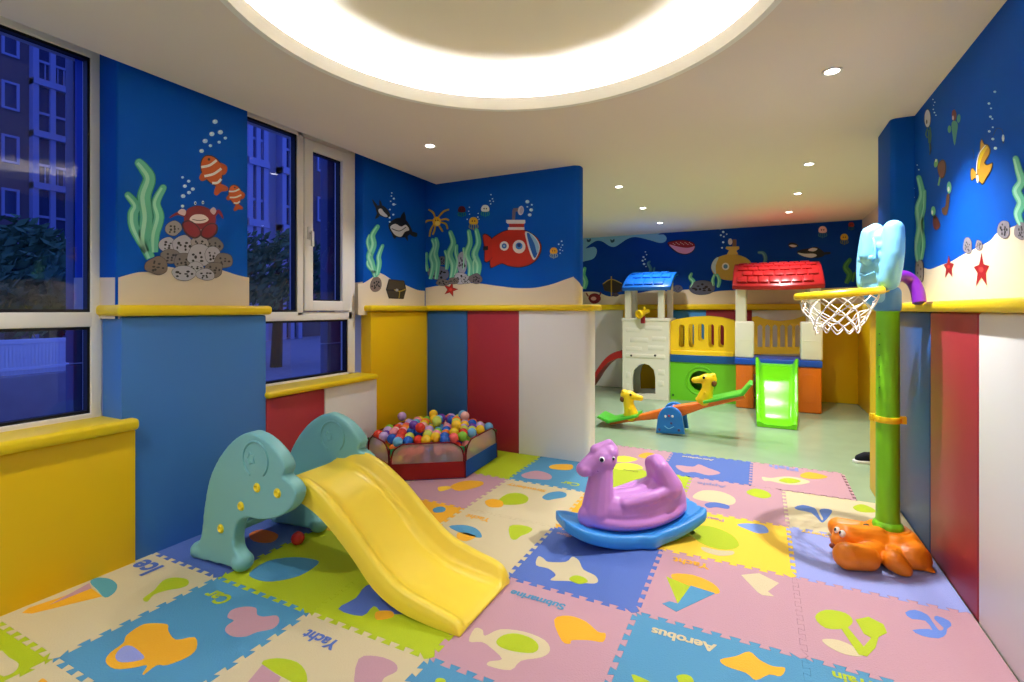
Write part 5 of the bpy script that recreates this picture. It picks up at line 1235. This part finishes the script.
def roof(name, x0, x1, yf, yb, zf, zb, bulge, m, lbl, rows, cols, dip=0.0):
    def S(u, t):
        x = x0 + (x1 - x0) * u; w = 1 - (2 * u - 1) ** 2
        y = yf + (yb - yf) * t - bulge * w * (1 - t); z = zf + (zb - zf) * math.sin(min(t, 1) * PI * .5) ** .9 - dip * w * (1 - t)
        return Vector((x, y, z))
    bm = B(); nu, nt = 16, 10; top = [[bm.verts.new(S(i / nu, j / nt)) for i in range(nu + 1)] for j in range(nt + 1)]
    bot = [[bm.verts.new(S(i / nu, j / nt) - Vector((0, -.015, .055))) for i in range(nu + 1)] for j in range(nt + 1)]
    for j in range(nt):
        for i in range(nu):
            bm.faces.new((top[j][i], top[j][i + 1], top[j + 1][i + 1], top[j + 1][i])); bm.faces.new((bot[j][i], bot[j + 1][i], bot[j + 1][i + 1], bot[j][i + 1]))
    for i in range(nu):
        bm.faces.new((top[0][i], bot[0][i], bot[0][i + 1], top[0][i + 1])); bm.faces.new((top[nt][i], top[nt][i + 1], bot[nt][i + 1], bot[nt][i]))
    for j in range(nt):
        bm.faces.new((top[j][0], top[j + 1][0], bot[j + 1][0], bot[j][0])); bm.faces.new((top[j][nu], bot[j][nu], bot[j + 1][nu], top[j + 1][nu]))
    bmesh.ops.recalc_face_normals(bm, faces=bm.faces[:])
    es = [e for e in bm.edges if len(e.link_faces) == 2 and e.calc_face_angle(0) > .9]
    bmesh.ops.bevel(bm, geom=es, offset=.014, segments=3, profile=.5, affect='EDGES')
    o = lab(obj(name, bm, m, ps, 40), lbl)
    for r in range(rows):
        bm = B()
        for c in range(cols):
            u0 = (c + (.5 if r % 2 else 0) + .06) / (cols + .5); u1 = u0 + .88 / (cols + .5); t0 = .06 + r * .84 / rows; t1 = t0 + .76 / rows
            u0, u1 = .05 + .9 * u0, .05 + .9 * u1
            a_, b_, c_, d_ = S(u0, t0), S(u1, t0), S(u1, t1), S(u0, t1)
            n = (b_ - a_).cross(d_ - a_).normalized()
            if n.z < 0: n = -n
            prism(bm, [a_ - n * .004, b_ - n * .004, c_ - n * .012, d_ - n * .012], n * .026, .009, 2)
        obj('shingle_course', bm, m, o, 40)
    return o
v0, v1 = q(621.5, 289, YT - .08), q(668.5, 289, YT - .08)
roof('tower_roof', v0.x, v1.x + .03, YT - .08, YT + .60, q(645, 287, YT - .08).z, q(645, 273, YT + .6).z, .04, BLU, 'blue shingled tower roof', 3, 4)
# telescope on the tower rim
c = q(643, 313, YT - .03); bm = B(); box(bm, c.x - .028, c.x + .028, YT - .06, YT + .02, tz - .06, tz + .04, .01)
tel = lab(obj('telescope_mount', bm, plastic((150, 20, 40)), ps), 'dark red telescope mount')
bm = B(); d = Vector((-.5, -.8, -.25)).normalized(); lathe(bm, [(0, -.11), (.03, -.11), (.034, -.02), (.045, .0), (.062, .07), (.062, .085), (.045, .085), (.04, .06), (0, .055)], (c.x, YT - .06, tz + .085), 20, axis=d); ell(bm, (c.x + .02, YT - .03, tz + .15), (.022, .022, .03))
lab(obj('telescope', bm, YEL, tel, 50), 'yellow toy telescope')
# yellow arched fence + green wall with a round hole
YP = 7.22
fo = [(669.3, 358.5), (669.3, 324), (672, 321), (676, 319.2), (690, 317), (705, 316.2), (720, 317.6), (732, 320.5), (735, 323), (735, 358.5)]
slots = []
for (a, b, t, bt) in ((679.0, 684.4, 324.5, 347.6), (688.6, 694.0, 323.6, 347.6), (698.0, 704.2, 323.5, 341.5), (708.4, 714.0, 324, 347.6), (718.2, 724.0, 325, 347.6)):
    cx0, r = (a + b) / 2, (b - a) / 2; P = []
    for k in range(9): P.append((cx0 + r * math.cos(PI + PI * k / 8), t + r + r * math.sin(PI + PI * k / 8)))
    for k in range(9): P.append((cx0 + r * math.cos(PI * k / 8), bt - r + r * math.sin(PI * k / 8)))
    slots.append([q(x, y, YP) for x, y in P])
bm = B(); holed(bm, [q(a, b, YP) for a, b in fo], slots, (0, .06, 0)); fence = lab(obj('fence_panel', bm, YEL, ps), 'yellow arched fence panel with five slots')
bm = B(); holed(bm, [v + Vector((0, .44, 0)) for v in [q(a, b, YP) for a, b in fo]], [[v + Vector((0, .44, 0)) for v in s_] for s_ in slots], (0, .05, 0)); lab(obj('fence_panel', bm, YEL, ps), 'rear yellow arched fence panel')
bm = B(); v0, v1 = q(671, 357.5, YP), q(734, 352, YP); box(bm, v0.x, v1.x, YP - .018, YP + .03, v0.z, v1.z, .012); obj('bottom_rail', bm, YEL, fence)
v0, v1 = q(668.5, 361.5, YP), q(736, 356.5, YP); bm = B(); box(bm, v0.x, v1.x, YP - .02, YP + .5, v0.z, v1.z, .008); lab(obj('deck_band', bm, plastic((14, 84, 150)), ps), 'dark blue deck band')
gx0, gx1 = q(668.8, 380, YP).x, q(737, 380, YP).x; gz = v0.z
hc = q(700.5, 381, YP); hr = q(711.5, 381, YP).x - hc.x
hole = [Vector((hc.x + hr * math.cos(2 * PI * k / 28), YP, hc.z + hr * math.sin(2 * PI * k / 28))) for k in range(28)]
bm = B(); holed(bm, rectw(gx0, gx1, FZ, gz, YP), [hole], (0, .05, 0)); gp = lab(obj('green_wall', bm, LM, ps), 'lime green lower wall with a round crawl hole')
bm = B(); tube(bm, [Vector((hc.x + (hr + .05) * math.cos(2 * PI * k / 36), YP, hc.z + (hr + .05) * math.sin(2 * PI * k / 36))) for k in range(36)], .012, 8, closed=True); obj('hole_ridge', bm, LM, gp, 60)
for a, b in ((673, 396), (677, 361.5)):
    c = q(673, 395, YP)
    bm = B(); lathe(bm, [(0, .004), (.016, .003), (.018, -.004)], Vector((c.x + (0 if b == 396 else .4), YP - .002, c.z)), 14, axis=(0, -1, 0)); obj('bolt_cap', bm, plastic((40, 110, 30)), gp)
bm = B(); box(bm, gx0, gx1, YP + .46, YP + .50, FZ, gz, .006); lab(obj('green_wall', bm, LM, ps), 'rear green wall')
# turret
YU = 6.98
def tx(px): return q(px, 350, YU).x
oz = q(780, 366, YU).z; bz = q(780, 359.5, YU).z
for (a, b) in ((735.8, 753.5), (797.0, 821.8)):
    bm = B(); w = tx(b) - tx(a)
    box(bm, tx(a), tx(b), YU, YU + .56, FZ, oz, .02); o = lab(obj('turret_leg_block', bm, ORG, ps), 'orange turret leg block')
    v0, v1 = q(a + 4, 402, YU), q(b - 6, 374, YU)
    bm = B(); P = [Vector((v0.x, YU - .004, v0.z)), Vector((v1.x, YU - .004, v0.z)), Vector((v1.x, YU - .004, v1.z - .03)), Vector(((v0.x + v1.x) / 2, YU - .004, v1.z)), Vector((v0.x, YU - .004, v1.z - .03))]
    prism(bm, P, (0, .012, 0), .006); obj('arch_relief', bm, ORG, o)
bm = B(); box(bm, tx(753), tx(797.5), YU + .03, YU + .56, oz - .12, oz, .01); lab(obj('turret_lintel', bm, ORG, ps), 'orange block between the legs')
bm = B(); box(bm, tx(734.8), tx(822.5), YU - .015, YU + .58, oz, bz, .012); lab(obj('turret_deck', bm, plastic((20, 80, 190)), ps), 'blue turret deck')
wz = q(780, 321.5, YU).z; rz = q(780, 284, YU).z
for (a, b, c, d) in ((735, 754, 735.5, 746), (800.5, 823, 809, 821)):
    bm = B(); box(bm, tx(a), tx(b), YU, YU + .16, bz, wz, .025); o = lab(obj('turret_post', bm, IV, ps), 'ivory turret post')
    box_bm = B(); box(box_bm, tx(c), tx(d), YU + .01, YU + .13, wz - .02, rz, .015); obj('upper_post', box_bm, IV, o)
    bm = B(); box(bm, tx(a) + .012, tx(b) - .012, YU - .004, YU + .02, (bz + wz) / 2 - .004, (bz + wz) / 2 + .004, .002); obj('seam_ridge', bm, IV, o)
    bm = B(); box(bm, tx(c), tx(d), YU + .44, YU + .56, bz, rz + .1, .015); obj('rear_post', bm, IV, o)
YR_ = YU + .47
ro = [(752, 354), (752, 317), (757, 316), (765, 319), (780, 321), (795, 319), (803, 316), (808, 317), (808, 354)]
sl_ = []
for a in (760, 767.5, 775, 782.5, 790, 797.5):
    sl_.append([q(a - 2.3, 347, YR_), q(a + 2.3, 347, YR_), q(a + 2.3, 326.5, YR_), q(a, 324.5, YR_), q(a - 2.3, 326.5, YR_)])
bm = B(); holed(bm, [q(a, b, YR_) for a, b in ro], sl_, (0, .05, 0)); lab(obj('turret_railing', bm, plastic((226, 178, 30)), ps), 'yellow railing with slots at the back of the turret')
v0, v1 = q(732, 289, YU - .10), q(828, 289, YU - .10)
roof('turret_roof', v0.x, v1.x - .02, YU - .04, YU + .68, q(780, 285.5, YU).z + .01, q(780, 262.8, YU + .68).z, .12, RED_, 'red shingled turret roof', 5, 7, .02)
# green slide of the turret
GS = plastic((110, 214, 24), 0.22)
bm = B(); rings = []
e0, e1 = onZ(757, 427.5, 0).copy(), onZ(796.5, 428.5, 0).copy()
xl_t, xr_t = tx(755.5), tx(798.5)
st_ = [(YU - .01, oz + .03), (YU - .10, oz + .0), (YU - .25, oz - .10), (YU - .45, oz - .24), (YU - .65, oz - .36), (YU - .83, .06), (YU - .95, .03), (YU - 1.04, .022)]
cc = catmull([Vector((0, a, b)) for a, b in st_], 4)
for k, v in enumerate(cc):
    f_ = k / (len(cc) - 1); xa = xl_t + (e0.x - xl_t) * f_; xb = xr_t + (e1.x - xr_t) * f_; z = max(v.z, .02); rh = .07 * (1 - .4 * f_)
    if f_ > .93: rh *= .6
    sec = [(xa, z - .03), (xa - .004, z + rh * .7), (xa + .006, z + rh), (xa + .03, z + rh), (xa + .045, z + rh * .6), (xa + .06, z + .008), (xa + .09, z), (xb - .09, z), (xb - .06, z + .008), (xb - .045, z + rh * .6), (xb - .03, z + rh), (xb - .006, z + rh), (xb + .004, z + rh * .7), (xb, z - .03)]
    rings.append([bm.verts.new((x, v.y, zz)) for x, zz in sec])
for A_, C_ in zip(rings, rings[1:]):
    n = len(A_)
    for k in range(n): bm.faces.new((A_[k], A_[(k + 1) % n], C_[(k + 1) % n], C_[k]))
bm.faces.new(rings[0]); bm.faces.new(rings[-1][::-1])
lab(obj('slide_chute', bm, GS, ps, 50), 'bright green slide')
# red slide on the far side of the tower
bm = B(); rings = []
rs = catmull([Vector((q(a, b, 7.4).x, 0, q(a, b, 7.4).z)) for a, b in ((628, 353), (620, 353.5), (611, 358), (603, 367), (596, 378), (588, 388), (580, 391))], 4)
for v in rs:
    sec = [(7.20, -.06), (7.20, .035), (7.22, .045), (7.24, .035), (7.25, -.02), (7.50, -.02), (7.51, .035), (7.53, .045), (7.55, .035), (7.55, -.06)]
    rings.append([bm.verts.new((v.x, y, max(v.z + z, .0))) for y, z in sec])
for A_, C_ in zip(rings, rings[1:]):
    n = len(A_)
    for k in range(n): bm.faces.new((A_[k], A_[(k + 1) % n], C_[(k + 1) % n], C_[k]))
bm.faces.new(rings[0]); bm.faces.new(rings[-1][::-1])
lab(obj('slide_chute', bm, plastic((170, 26, 24)), ps, 50), 'red slide behind the tower')

# ================================================================== SHOE
sc_ = onZ(872, 463.5, -0.012)
SHM = frame((sc_.x - .02, sc_.y + .01, -0.012), math.radians(200))
sh = thing('shoe', (sc_.x, sc_.y, -0.012), 'dark low shoe with a white sole standing behind the opening jamb', 'shoe')
def shoe_outline(k): return [Vector((x, y * k, 0)) for x, y in ((.12, 0), (.105, .030), (.05, .044), (-.03, .034), (-.09, .034), (-.125, .018), (-.125, -.018), (-.09, -.034), (-.03, -.030), (.05, -.042), (.105, -.032))]
bm = B(); prism(bm, catmull(shoe_outline(1), 4, True), (0, 0, .022), .006); obj('sole', bm, plastic((228, 226, 222)), sh, M=SHM)
bm = B(); cap(bm, (.075, 0, .036), (.02, 0, .05), .03, .04); cap(bm, (.02, 0, .05), (-.09, 0, .058), .038, .034); ell(bm, (.0, 0, .03), (.11, .036, .02)); ell(bm, (-.07, 0, .05), (.045, .034, .045))
for v in bm.verts: v.co.z = max(v.co.z, .018)
lab(blob('upper', bm, fabric((24, 26, 36)), sh, .006, 4, .5, SHM), 'dark fabric upper')

# ================================================================== OUTSIDE AT DUSK
M_pave = mat('outside_paving', (150, 150, 158), 0.8, 0.2, mottle=0.3)
bm = B(); box(bm, -60, -3.41, -30, 60, -0.45, -0.35); g = struct('ground_outside', bm, M_pave)
M_fac, M_fac2, M_whi = mat('facade_brown', (104, 88, 92), 0.8), mat('facade_grey', (150, 150, 164), 0.8), mat('balcony_white', (150, 154, 186), 0.6)
M_win = mat('dark_pane', (40, 52, 90), 0.08, 0.8)
def building(x, y0, y1, h, label, nfl, bays, mw, dep=8):
    b = thing('apartment_building', (x, (y0 + y1) / 2, -.35), label, 'building')
    bm = B(); box(bm, x - dep, x, y0, y1, -.36, h); obj('facade', bm, mw, b)
    fh = (h + .35) / nfl
    for (ya, yb2_, kind) in bays:
        if kind == 'bay':
            bm = B(); box(bm, x - .3, x + .5, ya, ya + .25, -.35, h - 1.0); box(bm, x - .3, x + .5, yb2_ - .25, yb2_, -.35, h - 1.0); box(bm, x - .3, x + .5, (ya + yb2_) / 2 - .12, (ya + yb2_) / 2 + .12, -.35, h - 1); obj('bay_frame', bm, M_whi, b)
        for k in range(nfl):
            z = -.35 + k * fh
            if kind == 'bay':
                bm = B(); box(bm, x, x + .6, ya, yb2_, z + fh - .35, z + fh); obj('floor_slab', bm, M_whi, b)
                bm = B(); box(bm, x + .02, x + .3, ya + .25, yb2_ - .25, z + .1, z + fh - .35); p = obj('window', bm, M_win, b, 0)
                bm = B(); box(bm, x + .3, x + .42, ya + .2, yb2_ - .2, z + .95, z + 1.08)
                if k % 2:
                    for t in range(int((yb2_ - ya) / .28)): box(bm, x + .33, x + .38, ya + .25 + t * .28, ya + .30 + t * .28, z, z + .98)
                obj('balcony_rail', bm, M_whi, p, 0)
            else:
                bm = B(); frame_rect(bm, ya - .12, yb2_ + .12, z + .85, z + 2.35, .12, x - .02, x + .10, .0); w = obj('window_frame', bm, M_whi, b, 0)
                bm = B(); box(bm, x - .01, x + .03, ya, yb2_, z + .97, z + 2.23); obj('pane', bm, M_win, w, 0)
    return b
def yX(px, X): return onX(px, 200, X).y
XA = -36.0
building(XA, yX(-60, XA), yX(70, XA), 34.0, 'brown apartment block with square windows and a white glazed bay, beyond the large window', 12,
         [(yX(4, XA), yX(16, XA), 'w'), (yX(-24, XA), yX(-12, XA), 'w'), (yX(29, XA), yX(68, XA), 'bay')], M_fac)
XD = -23.0
building(XD, yX(238, XD), yX(300, XD), 24.0, 'pale apartment block with balconies, beyond the narrow window', 8, [(yX(242, XD), yX(262, XD), 'bay'), (yX(276, XD), yX(296, XD), 'bay')], M_fac2)
building(XD - 1, yX(303, XD - 1), yX(372, XD - 1), 24.0, 'dark apartment block beyond the opening sash of the narrow window', 8, [(yX(318, XD - 1), yX(330, XD - 1), 'w')], M_fac)
def tree(x, y, h, r, label, seed):
    R_ = random.Random(seed); t = thing('tree', (x, y, -.35), label, 'tree', 'trees outside the windows')
    bm = B(); tube(bm, catmull([(x, y, -.36), (x + .08, y, h * .3), (x, y + .1, h * .6), (x + .05, y, h * .8)], 4), [.16 - .10 * k / 12 for k in range(13)], 8)
    obj('trunk', bm, mat('bark', (70, 56, 46), .9), t)
    bm = B()
    for k in range(2600):
        a, b_ = R_.uniform(0, 2 * PI), R_.uniform(-1, 1); rr = r * R_.uniform(.45, 1) ** .5 * (1 + .25 * math.sin(3 * a + 2 * b_))
        c = Vector((x + rr * math.cos(a) * math.sqrt(1 - b_ * b_), y + rr * math.sin(a) * math.sqrt(1 - b_ * b_), h * .68 + rr * b_ * .62))
        n = Vector((R_.uniform(-1, 1), R_.uniform(-1, 1), R_.uniform(-.3, 1))).normalized(); u = n.orthogonal().normalized(); v = n.cross(u); s_ = R_.uniform(.05, .12)
        bm.faces.new([bm.verts.new(c + u * s_ * 1.5), bm.verts.new(c + v * s_ * .6), bm.verts.new(c - u * s_ * 1.5), bm.verts.new(c - v * s_ * .6)])
    obj('foliage', bm, mat('foliage_green', (66, 104, 66), .8), t, 0, normals=False)
XTREE = -14.0
tree(XTREE, yX(12, XTREE), 3.3, 1.25, 'broad dark tree before the brown apartment block', 3); tree(XTREE + 3.5, yX(50, XTREE + 3.5), 2.2, .9, 'smaller dark tree right of the broad one, beyond the large window', 5)
tree(-12, yX(276, -12), 3.4, 1.5, 'dark tree seen through the fixed pane of the narrow window', 8)
M_pick = mat('picket_white', (226, 228, 236), 0.6)
fn = thing('fence', (-9, 3, -.35), 'white picket railing low outside the large window', 'fence')
ya, yb2_ = yX(-20, -9.0), yX(68, -9.0)
bm = B(); box(bm, -9.03, -8.97, ya, yb2_, .78, .84); box(bm, -9.03, -8.97, ya, yb2_, .42, .46); obj('rail', bm, M_pick, fn)
n = 24
for k in range(n):
    y = ya + (yb2_ - ya) * (k + .5) / n; bm = B(); box(bm, -9.02, -8.98, y - .025, y + .025, .34, .80, .004); obj('picket', bm, M_pick, fn)
bm = B(); box(bm, -9.15, -8.85, ya, yb2_, -.36, .36, .02); struct('path_kerb', bm, M_pave)
# blue cladding outside, next to the columns
for (y0, y1) in ((1.32, 1.96), (3.05, 3.9)):
    bm = B(); box(bm, -3.34, -3.255, y0, y1, -.36, .95, .004); box(bm, -3.34, -3.255, y0, y1, .96, 2.9, .004); struct('wall_outside', bm, mat('outer_cladding', (86, 92, 128), .6))

# ================================================================== CAMERA, LIGHT, RENDER LOOK
cd = bpy.data.cameras.new('camera'); cd.sensor_width = 36.0; cd.lens = FPX / 1024 * 36.0; cd.shift_y = -(341.0 - HY) / 1024.0; cd.clip_start = 0.05; cd.clip_end = 300
co = bpy.data.objects.new('camera', cd); COL.objects.link(co); co.location = (0, 0, HC); co.rotation_euler = (PI / 2, 0, YAW); SC.camera = co
w = bpy.data.worlds.new('dusk'); SC.world = w; w.use_nodes = True; nt = w.node_tree
bg = nt.nodes['Background']; bg.inputs[0].default_value = (0.24, 0.36, 1.0, 1); bg.inputs[1].default_value = 1.1
SC.view_settings.view_transform = 'Standard'; SC.view_settings.look = 'None'; SC.view_settings.exposure = 0.18; SC.view_settings.gamma = 1.0; SC.view_settings.use_curve_mapping = False
SC.cycles.use_denoising = True; SC.cycles.max_bounces = 10; SC.cycles.diffuse_bounces = 6; SC.cycles.sample_clamp_indirect = 6.0
SC.cycles.caustics_reflective = False; SC.cycles.caustics_refractive = False
